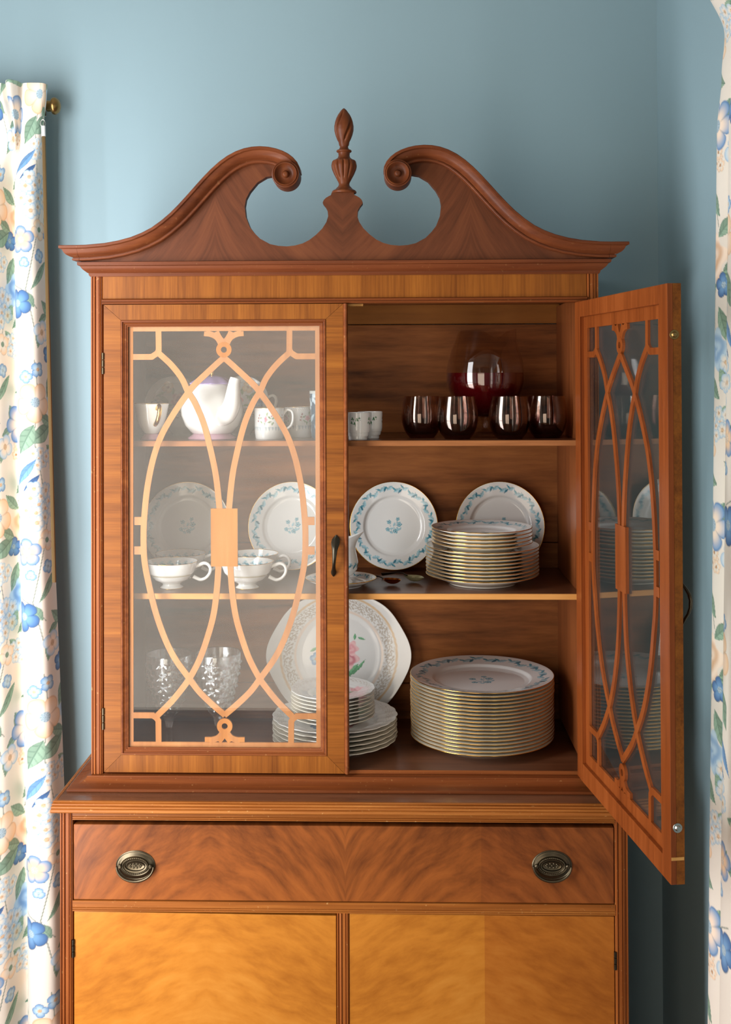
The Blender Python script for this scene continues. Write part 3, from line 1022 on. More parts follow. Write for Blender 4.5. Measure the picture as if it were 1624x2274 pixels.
def glazed_door(sgn, hx, angle, pane):
    """door in its own frame: hinge at x = 0, front face y = 0, width along sgn*x."""
    X_ = lambda x: sgn * x
    core = MB()
    core.box(*sorted((X_(0), X_(ST))), .0122, DT, 0, DH).box(*sorted((X_(DW - ST), X_(DW))), .0122, DT, 0, DH)
    core.box(*sorted((X_(ST), X_(DW - ST))), .0122, DT, 0, BR).box(*sorted((X_(ST), X_(DW - ST))), .0122, DT, DH - TR, DH)
    d = core.build('door', M['inner_door'], hutch, bevel=0.0008, local=True)
    d.location = Vector((hx, HF - 0.002, DZ0)) - ORG[hutch.name]
    d.rotation_euler = (0, 0, angle)
    e = 0.0003
    for q in ([(0, e), (0, DH - e), (ST, DH - TR - e), (ST, BR + e)], [(DW, e), (DW, DH - e), (DW - ST, DH - TR - e), (DW - ST, BR + e)]):
        MB().prism(q, lambda a, b: (X_(a), 0, b), lambda a, b: (X_(a), .0122, b)).build('stile', M['cross'], d, local=True)
    MB().prism([(e, 0), (DW - e, 0), (DW - ST - e, BR), (ST + e, BR)], lambda a, b: (X_(a), 0, b), lambda a, b: (X_(a), .0122, b)).build('bottom_rail', M['upright'], d, local=True)
    MB().prism([(e, DH), (DW - e, DH), (DW - ST - e, DH - TR), (ST + e, DH - TR)], lambda a, b: (X_(a), 0, b), lambda a, b: (X_(a), .0122, b)).build('top_rail', M['upright'], d, local=True)
    gp = [(0, .0004), (.0012, -.0016), (.0034, -.0016), (.0042, .0010), (.0050, .0014), (.0062, .0004), (.0078, .0022), (.0096, .0026), (.0104, .0042), (.0125, .0048), (.0125, .0082), (0, .0082)]
    MB().sweep([(ST, BR), (DW - ST, BR), (DW - ST, DH - TR), (ST, DH - TR)], gp, lambda a, b, hh: (X_(a), hh, b), closed=True).build('glazing_moulding', M['mould'], d, smooth=30, local=True)
    x0, x1, z0, z1 = ST + GM - .004, DW - ST - GM + .004, BR + GM - .004, DH - TR - GM + .004
    gq = MB()
    gq.add([(X_(x0), .0084, z0), (X_(x1), .0084, z0), (X_(x1), .0084, z1), (X_(x0), .0084, z1), (X_(x0), .0100, z0), (X_(x1), .0100, z0), (X_(x1), .0100, z1), (X_(x0), .0100, z1)],
           [(0, 1, 2, 3), (4, 7, 6, 5), (0, 4, 5, 1), (1, 5, 6, 2), (2, 6, 7, 3), (3, 7, 4, 0)])
    gq.build('glass_pane', pane, d, local=True)
    # fretwork
    fx0, fx1, fz0, fz1 = ST + GM + .0085, DW - ST - GM - .0085, BR + GM + .0085, DH - TR - GM - .0085
    H0, H1 = .0103, .0143
    U = lambda px, py: fx0 + (px - 299 + 10 * (py - 737) / 920) / 406.5 * (fx1 - fx0)
    V = lambda px, py: fz1 - (py - 737) / 920 * (fz1 - fz0)
    fr = MB()
    fb = GM + .0085 + .0006
    for q in ((fx0 - fb, fx0, fz0 - fb, fz1 + fb), (fx1, fx1 + fb, fz0 - fb, fz1 + fb), (fx0, fx1, fz0 - fb, fz0), (fx0, fx1, fz1, fz1 + fb)):
        fr.box(*sorted((X_(q[0]), X_(q[1]))), H0, H1, q[2], q[3])
    cxm = (fx0 + fx1) / 2
    for mir in (0, 1):
        mm = lambda x: X_(x if not mir else 2 * cxm - x)

        cnt = [mir * 0.5]

        def put(pts, w, smooth=False):
            cnt[0] += 1
            e2 = 2.2e-5 * cnt[0]              # every strip a hair thicker than the last, so crossing faces never coincide
            if smooth:
                pts = [tuple(q) for q in catmull(pts, 5)]
            fr.ribbon([(U(*p), V(*p)) for p in pts], w, lambda a, b, hh: (mm(a), hh, b), H0 - e2, H1 + e2)
        for ln in fret_lines():
            put(ln, .0112, True)
        w = .0108
        put([(356, 735), (356, 780), (350, 790)], w)
        put([(297, 794.5), (340, 794.5), (350, 788)], w)
        put([(287, 1598), (333, 1598), (343, 1605)], w)
        put([(345, 1659), (345, 1610), (339, 1600)], w)
        put([(297, 1163), (318, 1163)], .0150)
        put([(296, 1229), (318, 1229)], .0150)
        # small scrolls at head and foot
        put([(496, 768), (489, 754), (478, 746), (462, 741)], .0105, True)
        put([(505, 766), (493, 752), (486, 738)], .0090, True)
        put([(458, 743), (470, 744)], .0090)
        put([(489, 1630), (483, 1642), (474, 1649), (458, 1653)], .0105, True)
        put([(498, 1632), (488, 1645), (480, 1656)], .0090, True)
        put([(448, 1651), (462, 1651)], .0090)
    for py, cx_ in ((779, 500), (1621, 493.5)):
        rg, n = MB(), 28
        ro, ri = .0145, .0056
        cx2, cz2 = X_(cxm), V(500, py)
        fr.sweep([(cx2 + (ro + ri) / 2 * math.cos(2 * PI * k / n), cz2 + (ro + ri) / 2 * math.sin(2 * PI * k / n)) for k in range(n)], [(-(ro - ri) / 2, H0 - .0006), ((ro - ri) / 2, H0 - .0006), ((ro - ri) / 2, H1 + .0006), (-(ro - ri) / 2, H1 + .0006)],
                 lambda a, b, hh: (a, hh, b), closed=True)
    cb = (U(498, 1200))
    fr.box(*sorted((X_(cxm - .0250), X_(cxm + .0250))), H0 - .0007, H1 + .0009, V(498, 1264.5), V(498, 1135))
    fr.build('fretwork', M['fret'] if sgn == 1 else M['inner_door'], d, local=True)
    # wooden stops holding the glass, on the inner side
    handle(d, X_(DW - .0165), DZ1 - DZ0 - (1233 - 674.5) * pxs, sgn)
    for pyh in (805, 1595):
        zz = DH - (pyh - 674.5) * pxs
        for j in range(3):
            MB().tube([(X_(-.0012), -.0012, zz - .020 + j * .0136), (X_(-.0012), -.0012, zz - .0078 + j * .0136)], .0024, 10).build('hinge_knuckle', M['bronze'], d, smooth=40, local=True)
    return d


dl = glazed_door(1, HI0 + 0.0034, math.radians(-0.25), M['pane'])
# rounded strip on the left door that covers the gap between the two doors
ap = [(0, 0.0004), (.0010, -.0004), (.0022, -.0032), (.0044, -.0044), (.0066, -.0036), (.0080, -.0010), (.0084, .004), (.0084, .013), (0, .013)]
MB().prism(ap, lambda a, b: (DW + .0002 + a, b, 0.0), lambda a, b: (DW + .0002 + a, b, DH)).build('meeting_bead', M['mould'], dl, smooth=40, local=True)
do = glazed_door(-1, X(1304, HF), math.radians(98.0), M['pane_open'])
for q, s in ((0.086, 1), (0.906, 1)):
    zz = DH * (1 - q)
    mb = MB().lathe([(0, .0034), (.0030, .0028), (.0044, .0006), (.0068, .0006), (.0072, 0), (.0072, -.003)], 24)
    mb.v = [(-(DW + z + 0.0002), DT * 0.5 + x, zz + y) for x, y, z in mb.v]
    mb.build('bullet_catch', M['brass'] if q < .5 else M['steel'], do, smooth=40, local=True)
mb = MB().box(-(DW + .0004), -(DW - .002), .001, DT - .001, DH * (1 - .958) - .0015, DH * (1 - .958) + .0030)
mb.build('worn_patch', M['block'], do, local=True)

# ------------------------------------------------------------------ printed curtains
IVORY = srgb(234, 225, 212)
GREEN, DGREEN = srgb(140, 168, 146), srgb(66, 96, 84)
BLUE, DBLUE, PBLUE = srgb(116, 158, 200), srgb(74, 110, 160), srgb(188, 212, 226)
PEACH, DPEACH, PPEACH = srgb(242, 206, 168), srgb(212, 164, 120), srgb(250, 228, 206)
GREY, INK = srgb(168, 172, 178), srgb(86, 92, 98)
TU, TV = 0.170, 0.648                       # repeat of the print


def print_cloth(pt):
    umin, umax, vmin, vmax = pt.u.min(), pt.u.max(), pt.v.min(), pt.v.max()
    for kv in range(int(vmin / TV) - 2, int(vmax / TV) + 2):
        for ku in range(int(umin / TU) - 2, int(umax / TU) + 2):
            ou, ov = ku * TU, kv * TV + (ku % 2) * TV * 0.37

            def at(u, v):
                return ou + u, ov + v
            # stems first
            for pts in ([(.060, .00), (.052, .08), (.066, .16), (.050, .25)], [(.050, .25), (.035, .33), (.058, .42)], [(.058, .42), (.075, .50), (.055, .60)], [(.15, .10), (.14, .2), (.165, .30)],
                        [(.165, .34), (.15, .44), (.17, .53)], [(.052, .54), (.085, .50), (.11, .49)]):
                pt.stroke([at(*p) for p in pts], .0011, DGREEN, 0.8)
            for (u, v, L, W, a) in ((.045, .155, .060, .030, .5), (.080, .165, .056, .028, 1.1), (.030, .125, .04, .02, -.4), (.085, .40, .05, .016, 2.2), (.040, .47, .066, .016, .9), (.070, .52, .036, .017, -1.0),
                                    (.030, .56, .03, .015, .4), (.045, .60, .04, .02, 1.3), (.012, .30, .04, .02, 1.9), (.140, .06, .05, .025, .3), (.175, .12, .045, .022, 2.0), (.150, .26, .05, .022, .9),
                                    (.185, .30, .044, .02, -.7), (.135, .40, .046, .024, -.2), (.180, .46, .054, .02, 1.2), (.150, .56, .05, .024, .7), (.185, .60, .034, .015, 2.4), (.120, .33, .03, .013, .2)):
                pt.leaf(*at(u, v), L, W, a, GREEN, DGREEN)
            pt.flower(*at(.060, .088), .036, 5, .3, PEACH, PPEACH, PBLUE, DPEACH)
            pt.flower(*at(.052, .020), .014, 4, .9, BLUE, PBLUE, PEACH, DBLUE)
            pt.flower(*at(.078, .035), .012, 4, .1, BLUE, PBLUE, PEACH, DBLUE)
            pt.cluster(*at(.050, .205), .018, 6, .011, PBLUE, IVORY, PEACH, GREY, 3)
            pt.leaf(*at(.085, .235), .060, .015, .9, BLUE, DBLUE)
            pt.leaf(*at(.072, .255), .040, .010, .8, DBLUE, INK)
            pt.cluster(*at(.052, .300), .034, 13, .0135, PBLUE, IVORY, PEACH, BLUE, 5)
            pt.flower(*at(.040, .375), .020, 4, .4, PEACH, IVORY, GREEN, GREY)
            pt.flower(*at(.085, .398), .025, 5, 1.0, BLUE, PEACH, PPEACH, DBLUE)
            pt.flower(*at(.040, .430), .013, 4, .4, BLUE, PBLUE, PBLUE, DBLUE)
            pt.flower(*at(.078, .445), .010, 3, .4, BLUE, PBLUE, PBLUE, DBLUE)
            pt.flower(*at(.095, .530), .027, 5, .2, DBLUE, BLUE, PBLUE, INK)
            pt.flower(*at(.035, .590), .022, 4, 1.2, PBLUE, PPEACH, PEACH, BLUE)
            # second column: big blue blossom, peach rose, bells
            pt.cluster(*at(.160, .190), .014, 5, .010, PEACH, IVORY, DPEACH, GREY, 8)
            pt.flower(*at(.155, .135), .036, 6, .1, BLUE, PPEACH, PBLUE, DBLUE)
            pt.rose(*at(.150, .350), .036, DPEACH, PPEACH)
            pt.flower(*at(.180, .395), .018, 5, .8, DBLUE, BLUE, PBLUE, INK)
            pt.rose(*at(.160, .500), .033, BLUE, PBLUE)
            pt.flower(*at(.140, .010), .020, 5, .3, PEACH, PPEACH, BLUE, DPEACH)
            pt.cluster(*at(.170, .615), .020, 7, .011, PBLUE, IVORY, PEACH, GREY, 12)


def curtain(name, levels, label, step, u0, v0):
    """levels: list of (z, [(x,y)...]) from the top down, equal point counts."""
    curves = [(z, catmull(p, 16)) for z, p in levels]
    # resample every level by arc length of the reference level
    ref = curves[min(2, len(curves) - 1)][1]
    s = np.concatenate([[0], np.cumsum(np.linalg.norm(np.diff(ref, axis=0), axis=1))])
    nu = int(s[-1] / step) + 1
    uu = np.linspace(0, s[-1], nu)
    idx = np.interp(uu, s, np.arange(len(s)))
    res = [(z, np.stack([np.interp(idx, np.arange(len(c)), c[:, k]) for k in (0, 1)], 1)) for z, c in curves]
    zs = [z for z, _ in res]
    rows, zr_ = [], []
    z = zs[0]
    while z > zs[-1]:
        zr_.append(z)
        z -= step
    zr_.append(zs[-1])
    for z in zr_:
        for i in range(len(zs) - 1):
            if zs[i] >= z >= zs[i + 1]:
                t = (zs[i] - z) / (zs[i] - zs[i + 1])
                t2 = t * t * (3 - 2 * t) if i < 3 else t
                rows.append(res[i][1] * (1 - t2) + res[i + 1][1] * t2)
                break
    nr = len(rows)
    V = np.zeros((nr * nu, 3))
    R = np.array(rows).reshape(-1, 2)
    V[:, :2] = R
    V[:, 2] = np.repeat(zr_, nu)
    ii = np.arange(nr - 1)[:, None] * nu + np.arange(nu - 1)[None]
    F = np.stack([ii, ii + 1, ii + nu + 1, ii + nu], -1).reshape(-1, 4)
    me = bpy.data.meshes.new(name)
    me.vertices.add(len(V))
    me.vertices.foreach_set('co', V.ravel())
    me.loops.add(F.size)
    me.loops.foreach_set('vertex_index', F.ravel().astype(np.int32))
    me.polygons.add(len(F))
    me.polygons.foreach_set('loop_start', np.arange(0, F.size, 4, dtype=np.int32))
    me.update(calc_edges=True)
    me.shade_smooth()
    me.materials.append(M['cloth'])
    o = bpy.data.objects.new(name, me)
    COL.objects.link(o)
    pt = Paint(np.tile(uu, nr) + u0, v0 - V[:, 2], IVORY)
    pt.k = 1.22
    print_cloth(pt)
    pt.put(o)
    tag(o, label, 'curtain', None)
    return o


LY = 0.335
lv = lambda py, pts: (Z(py, LY, 60), [(X(px, LY, py), LY + dy) for px, dy in pts])
L188 = [(105, 0), (98, -.012), (80, -.015), (62, -.015), (53, -.012), (49, -.03), (36, -.046), (23, -.03), (19, -.005), (8, -.015), (-2, -.012), (-15, -.01), (-25, -.03), (-40, -.04), (-55, -.02), (-70, 0), (-90, 0)]
L310 = [(96, 0), (90, -.015), (75, -.020), (60, -.018), (52, -.014), (49.5, -.020), (45, -.032), (41, -.022), (38, -.006), (25, -.014), (10, -.014), (-5, -.01), (-15, -.02), (-20, -.03), (-28, -.02), (-45, 0), (-90, 0)]
L420 = [(97, .01), (88, -.03), (68, -.042), (48, -.035), (36, -.010), (32, .010), (27, .025), (20, .020), (14, .0), (7, -.03), (-8, -.045), (-22, -.03), (-30, 0), (-38, .02), (-50, -.02), (-65, -.04), (-90, 0)]
L2274 = [(147, .02), (138, -.045), (110, -.060), (85, -.050), (69, -.020), (63, .010), (52, .035), (42, .030), (36, .0), (28, -.04), (5, -.06), (-15, -.05), (-28, .0), (-38, .03), (-50, -.02), (-65, -.05), (-90, 0)]
zfl = (2274 - 420) / (Z(420, LY, 60) - Z(2274, LY, 60))
left_curtain = curtain('curtain', [lv(188, L188), lv(310, L310), lv(420, L420), lv(2274, L2274), (0.02, lv(2274, [(x + (x + 30) * 0.05, d) for x, d in L2274])[1])],
                       'floral curtain with pinch pleat hanging beside the left end of the cabinet', 0.0015, 0.012, Z(800, LY, 60))
RX = 0.612
rl = lambda z, dx, k=1.0: (z, [(RX + dx + x * k, -.165 + y) for x, y in ((.034, .02), (.012, .012), (0, -.012), (.006, -.04), (.020, -.056), (.018, -.066), (.004, -.076), (-.006, -.10), (0, -.14), (.026, -.165), (.028, -.19),  # folds nearer the camera than this leave the picture
                                                                       (0, -.21), (-.008, -.25), (.014, -.29), (.028, -.31))])
zR = lambda py: Z(py, -.17, 1600)
right_curtain = curtain('curtain', [rl(zR(-60), -.018), rl(zR(75), .022, .5), rl(zR(165), .016, .7), rl(zR(300), .007), rl(zR(2274), -.018, 1.1), rl(0.02, -.026, 1.15)],
                        'floral curtain on the right wall behind the open glazed door', 0.0017, 0.110, zR(980))
# brass rod with a mushroom end, and the draw wand
c = P(106, 228, LY)
rod = MB().lathe([(0, .0185), (.006, .0180), (.013, .0150), (.0178, .0090), (.0186, .0050), (.0170, .0012), (.0125, -.0004), (.0118, -.0020), (.0120, -.0100), (.0085, -.012), (.0085, -.62), (0, -.62)], 40)
rod.v = [(c.x + z, LY + 0.030 + x * 0.98, c.z + y) for x, y, z in rod.v]
rod_o = tag(rod.build('curtain_rod', M['brass'], None, smooth=45), 'brass curtain rod with a rounded mushroom end above the left curtain', 'curtain rod')
brk = MB().box(c.x - .045, c.x - .033, LY + .030, WALL_Y, c.z - .006, c.z + .006)
brk.build('rod_bracket', M['brass'], rod_o, bevel=0.001)
wy = LY - 0.055
w0, w1 = P(97, 300, wy), P(120.5, 1293, wy)
wand = MB().tube([w0, w1], [.0040, .0044], 8).build('curtain_wand', M['wand'], None, smooth=30)
tag(wand, 'slim brass draw wand hanging down the edge of the left curtain', 'curtain wand')
MB().tube([P(96.2, 280, wy), P(96.8, 303, wy)], .0046, 10).build('wand_tip', M['plastic'], wand, smooth=40)
ring = MB()
rc = P(95.5, 274, wy)
ring.tube([(rc.x + .0050 * math.cos(t), wy, rc.z + .0075 * math.sin(t)) for t in [2 * PI * k / 16 for k in range(17)]], .0009, 6, cap=False)
ring.tube([(rc.x, wy, rc.z + .006), (rc.x - .002, wy + .01, rc.z + .016), (rc.x - .003, wy + .03, rc.z + .022)], .0009, 6)
ring.build('wand_ring', M['steel'], wand, smooth=60)

# ------------------------------------------------------------------ china
WHITE_C = srgb(240, 239, 236)
TEAL, DTEAL, LTEAL = srgb(96, 168, 186), srgb(46, 118, 142), srgb(176, 212, 222)


def plate_profile(R, well=.62, rise=.014, rim=.021, t=.0034, foot=.58):
    """closed cross-section of a coupe plate with foot ring, lowest point z = 0."""
    return [(0, .0062), (R * well * .96, .0062), (R * (well + .035), .0082), (R * (well + .075), rise - .0012), (R * (well + .12), rise), (R * .97, rim - .0006), (R * .995, rim - .0002), (R, rim - .0012), (R * .992, rim - .0022),
            (R * (well + .12), rise - t), (R * (well + .04), .0046), (R * (foot + .02), .0030), (R * (foot + .012), .0002), (R * (foot - .012), 0), (R * (foot - .022), .0030), (0, .0032)]


def wreath(pt, R, r0, leaves=26, scale=1.0, seed=1):
    g = np.random.default_rng(seed)
    for k in range(leaves):
        a = 2 * PI * k / leaves
        rr = r0 + .004 * scale * math.sin(k * 2.4)
        x, y = rr * math.cos(a), rr * math.sin(a)
        pt.leaf(x, y, .021 * scale, .0085 * scale, a + PI / 2 + .55, LTEAL, TEAL)
        x, y = (rr + .003 * scale) * math.cos(a + .09), (rr + .003 * scale) * math.sin(a + .09)
        pt.leaf(x, y, .013 * scale, .005 * scale, a + PI / 2 - .5, TEAL, DTEAL)
        if k % 2:
            x, y = (rr - .001) * math.cos(a - .08), (rr - .001) * math.sin(a - .08)
            pt.leaf(x, y, .015 * scale, .0055 * scale, a + PI / 2 + .9, DTEAL, TEAL)


def bouquet(pt, s):
    for pts in ([(-.004, -.016), (.001, -.004), (.008, .012)], [(-.004, -.016), (-.006, -.002), (-.010, .008)], [(-.004, -.016), (.004, -.008), (.012, .002)], [(-.004, -.016), (-.012, -.008)]):
        pt.stroke([(x * s, y * s) for x, y in pts], .0006 * s, TEAL, .7)
    for x, y, r in ((.012, .004, .0058), (-.010, .009, .0048), (.009, .015, .0042), (-.013, -.007, .0046), (.004, -.011, .0052)):
        pt.flower(x * s, y * s, r * s, 5, x * 90, TEAL, LTEAL, DTEAL, DTEAL)
    for x, y, a in ((.001, .004, 1.2), (-.004, -.005, .3), (.008, -.006, 2.2), (-.006, -.013, 2.6), (.013, -.006, .8)):
        pt.leaf(x * s, y * s, .010 * s, .004 * s, a, LTEAL, TEAL)


def lathe_obj(name, prof, mat, parent, seg=96, smooth=45, rf=None, step=None, fine_to=99):
    if step:
        out = []
        for n_, ((a, b), (c2, d)) in enumerate(zip(prof[:-1], prof[1:])):
            k = max(1, int(math.hypot(c2 - a, d - b) / (step if n_ < fine_to else .02)))
            out += [(a + (c2 - a) * i / k, b + (d - b) * i / k) for i in range(k)]
        prof = out + [prof[-1]]
    return MB().lathe(prof, seg, rf=rf).build(name, mat, parent, smooth=smooth, local=True)


def gilt(parent, R, z, r=.0011, mat='gold', seg=96, rf=None):
    return MB().lathe([(R + r * math.cos(2 * PI * k / 8), z + r * .8 * math.sin(2 * PI * k / 8)) for k in range(8)], seg, rf=rf, closed=True).build('gilt_rim', M[mat], parent, smooth=60, local=True)


def make_plate(name, label, cat, R, deco, group=None, loc=(0, 0, 0), rim=.021, rise=.014, fine=True, gold='gold', mat=None, rf=None, well=.62):
    t = thing(name, label, cat, loc, 0, group)
    ORG[t.name] = Vector((0, 0, 0))
    o = lathe_obj('dish', plate_profile(R, rise=rise, rim=rim, well=well), mat or (M['china'] if deco else M['cream']), t, seg=(448 if R > .08 else 320) if fine else 96, step=.0017 if fine else .02, rf=rf, fine_to=7)
    if deco:
        co = coords(o)
        pt = Paint(co[:, 0], co[:, 1], WHITE_C)
        deco(pt, co)
        pt.put(o)
    if gold:
        gilt(t, R - .0004, rim - .0010, mat=gold, rf=rf)
    return t


def blue_plate(R):
    def f(pt, co):
        wreath(pt, R, R * .845, 30, R / .11)
        bouquet(pt, R / .11 * 1.15)
    return f


# middle shelf: four plates stood against the back
ZM, ZTOP, ZBOT = SH['mid'], SH['top'], SH['bot']
SR = 0.0925
lab = ('blue wreath side plate standing behind the teacups, farthest left on the middle shelf', 'blue wreath side plate standing behind the right pair of teacups',
       'blue wreath side plate standing behind the cream jug and the two spoons', 'blue wreath side plate standing half hidden behind the gold-rimmed stack')
first = None
lean = math.radians(77)
for k, px in enumerate((417, 651, 874.5, 1110)):
    yb = 0.3705
    loc = (X(px, 0.372), yb, ZM + SR * math.sin(lean) + .0008)
    rot = (lean, 0, (0.05, -0.12, 0.02, -0.03)[k])
    if first is None:
        first = make_plate('side_plate', lab[0], 'plate', SR, blue_plate(SR), 'plates standing on the middle shelf', (0, 0, 0))
        first.location, first.rotation_euler = loc, rot
    else:
        dup(first, loc, lab[k], rot)

# gold-rimmed stacks on the right
ORD = ['topmost', 'second from the top', 'third from the top', 'fourth from the top', 'fifth from the top', 'sixth from the top', 'seventh from the top', 'eighth from the top', 'ninth from the top', 'tenth from the top',
       'eleventh from the top', 'twelfth from the top', 'thirteenth from the top', 'fourteenth from the top', 'fifteenth from the top', 'sixteenth from the top', 'seventeenth from the top', 'lowest']


def stack(name, n, R, cx, cy, z, dz, text, group, deco, jit=.0005, lowest=True, **kw):
    """n plates from the bottom up; only the top one shows its painting, the rest share a plain mesh."""
    proto = None
    for k in range(n):
        top = k == n - 1
        i = n - 1 - k
        o = ORD[i] if not (lowest and k == 0) else 'lowest'
        lb = text.format(o)
        loc = (cx + rng.uniform(-jit, jit), cy + rng.uniform(-jit, jit), z + k * dz)
        if top:
            t = make_plate(name, lb, 'plate', R, deco, group, (0, 0, 0), **kw)
            t.location = loc
            t.rotation_euler = (0, 0, 0.3)
        elif proto is None:
            proto = make_plate(name, lb, 'plate', R, None, group, (0, 0, 0), fine=False, **kw)
            proto.location = loc
        else:
            dup(proto, loc, lb, (0, 0, rng.uniform(0, 6)))


RD = 0.1425
stack('dinner_plate', 18, RD, X(1069, 0.241), 0.241, ZBOT + .0004, 0.0069, 'gold-rimmed dinner plate, {} of the tall bottom shelf stack', 'dinner plates in the tall stack', blue_plate(RD), mat=None)
RM = 0.1115
xm, ym = X(1071.5, 0.220), 0.220
MB_F = 0.0069
stack('luncheon_plate', 9, RM, xm, ym, ZM + .0004, MB_F, 'wide gold-rimmed plate, {} of the nine under the smaller plates', 'wide plates in the middle shelf stack', None)
RS = 0.0992
stack('dessert_plate', 5, RS, xm - .001, ym, ZM + 9 * MB_F + .0012, 0.0071, 'smaller gold-rimmed plate, {} of five crowning the middle shelf stack', 'small plates crowning the middle shelf stack', blue_plate(RS))


# teacups ---------------------------------------------------------------
def make_cup(name, label, R, H, group, band=True):
    t = thing(name, label, 'teacup', (0, 0, 0), 0, group)
    ORG[t.name] = Vector((0, 0, 0))
    prof = [(0, H * .20), (R * .36, H * .22), (R * .62, H * .36), (R * .84, H * .62), (R * .93, H * .84), (R * .985, H * .993), (R, H), (R * 1.005, H * .995), (R * .975, H * .84), (R * .885, H * .60), (R * .66, H * .33),
            (R * .42, H * .205), (R * .335, H * .165), (R * .345, H * .11), (R * .42, H * .045), (R * .455, H * .02), (R * .45, 0), (R * .38, 0), (R * .30, H * .12), (0, H * .15)]
    o = lathe_obj('bowl', prof, M['china'], t, seg=144, step=.0018)
    co = coords(o)
    th, rr = np.arctan2(co[:, 1], co[:, 0]), np.hypot(co[:, 0], co[:, 1])
    pt = Paint(th * R, co[:, 2], WHITE_C)
    for k in range(18):
        a = -PI + 2 * PI * k / 18
        for c_, dv, L, W, an in ((TEAL, 0, .016, .006, .5), (LTEAL, .004, .012, .005, -.5), (DTEAL, -.003, .011, .0035, .9)):
            pt.leaf(a * R + dv, H * .74 + dv, L, W, an, c_, DTEAL)
    outer = (rr > R * .05) & (np.abs(rr - np.interp(co[:, 2], [H * .165, H * .205, H * .33, H * .60, H * .84, H * .995], [R * .335, R * .42, R * .66, R * .885, R * .975, R * 1.005])) < .0012)
    low = outer | (co[:, 2] < H * .2)
    pt.c[low] = np.array(WHITE_C[:3])
    line = outer & (np.abs(co[:, 2] - H * .52) < .0012)
    pt.c[line] = np.array(srgb(196, 186, 160)[:3])
    pt.put(o)
    gilt(t, R * 1.0, H * .998, .0007)
    gilt(t, R * .455, H * .018, .0007)
    hp = [(R * .90, H * .80), (R * 1.08, H * .86), (R * 1.26, H * .92), (R * 1.42, H * .86), (R * 1.50, H * .70), (R * 1.46, H * .52), (R * 1.32, H * .36), (R * 1.14, H * .30), (R * 1.0, H * .34), (R * .84, H * .42)]
    hp = catmull(hp, 4)
    n = len(hp)
    MB().tube([(a, 0, b) for a, b in hp], [.0030 + .0012 * abs(2 * i / n - 1) ** 2 for i in range(n)], 10).build('handle', M['white'], t, smooth=60, local=True)
    return t


def sit(px, py, z):
    q = Q(px, py, z)
    return q.x, q.y, z


CR, CH = 0.0505, 0.0515
grp = 'wreath teacups on the middle shelf'
x, y, z = sit(381, 1303, ZM)
yf = min(y, .165)
cup = make_cup('teacup', 'white footed teacup at the front left of the middle shelf, blue leaves inside', CR, CH, grp)
cup.location, cup.rotation_euler = (X(381, yf), yf, ZM + .0002), (0, 0, 0.02)
dup(cup, (X(549, yf), yf, ZM + .0002), 'white footed front teacup partly behind the centre panel of the fretwork', (0, 0, -0.02))
yb = .262
dup(cup, (X(401, yb), yb, ZM + .0002), 'white teacup half hidden behind the front left teacup', (0, 0, 0.08))
dup(cup, (X(562, yb), yb, ZM + .0002), 'white teacup half hidden behind the teacup by the fretwork centre panel', (0, 0, -0.1))

# cream jug on its saucer
yj = .185
xj = X(757, yj)
sauc = make_plate('saucer', 'blue wreath saucer under the cream jug by the meeting edge of the doors', 'saucer', .0690, blue_plate(.069), None, (0, 0, 0), rim=.017, rise=.009)
sauc.location = (xj, yj, ZM + .0003)
jug = thing('cream_jug', 'white footed cream jug with a wavy lip, half hidden by the closed door', 'jug', (xj + .004, yj, ZM + .0070))
ORG[jug.name] = Vector((0, 0, 0))
JH = .094


def jug_r(t, r, z):
    k = max(0, (z - JH * .62) / (JH * .38))
    return r * (1 + .30 * k * max(0, math.cos(t)) ** 6 * k)


jp = [(0, .016), (.018, .018), (.0260, .028), (.0280, .040), (.0255, .054), (.0220, .066), (.0215, .078), (.0245, JH - .001), (.0255, JH), (.0262, JH - .001), (.0232, .078), (.0238, .066), (.0274, .054), (.0300, .040),
      (.0280, .026), (.0190, .015), (.0125, .0115), (.0130, .008), (.0190, .002), (.0195, 0), (.014, 0), (.010, .008), (0, .010)]
jo = lathe_obj('body', jp, M['china'], jug, seg=144, step=.0018)
co = coords(jo)
rr, th = np.hypot(co[:, 0], co[:, 1]), np.arctan2(co[:, 1], co[:, 0])
pt = Paint(th * .029, co[:, 2], WHITE_C)
for k in range(14):
    a = -PI + 2 * PI * k / 14
    for c_, dv, L, W, an in ((TEAL, 0, .013, .005, .5), (LTEAL, .003, .010, .004, -.5), (DTEAL, -.002, .010, .003, .9)):
        pt.leaf(a * .029 + dv, .035 + dv, L, W, an, c_, DTEAL)
pt.put(jo)
# wavy lip: raise the spout and the back, dip the sides
me = jo.data
for v in me.vertices:
    k = max(0.0, (v.co.z - JH * .60) / (JH * .40))
    t = math.atan2(v.co.y, v.co.x)
    sp = max(0, math.cos(t)) ** 6
    v.co.x += .016 * k * k * sp
    v.co.z += .010 * k * k * (-math.cos(2 * t) * -.5 - .3) + .004 * sp * k
hp = catmull([(-.020, .072), (-.034, .080), (-.045, .070), (-.044, .050), (-.032, .036), (-.026, .034)], 5)
MB().tube([(a, 0, b) for a, b in hp], .0028, 10).build('handle', M['white'], jug, smooth=60, local=True)
jug.rotation_euler = (0, 0, -0.15)


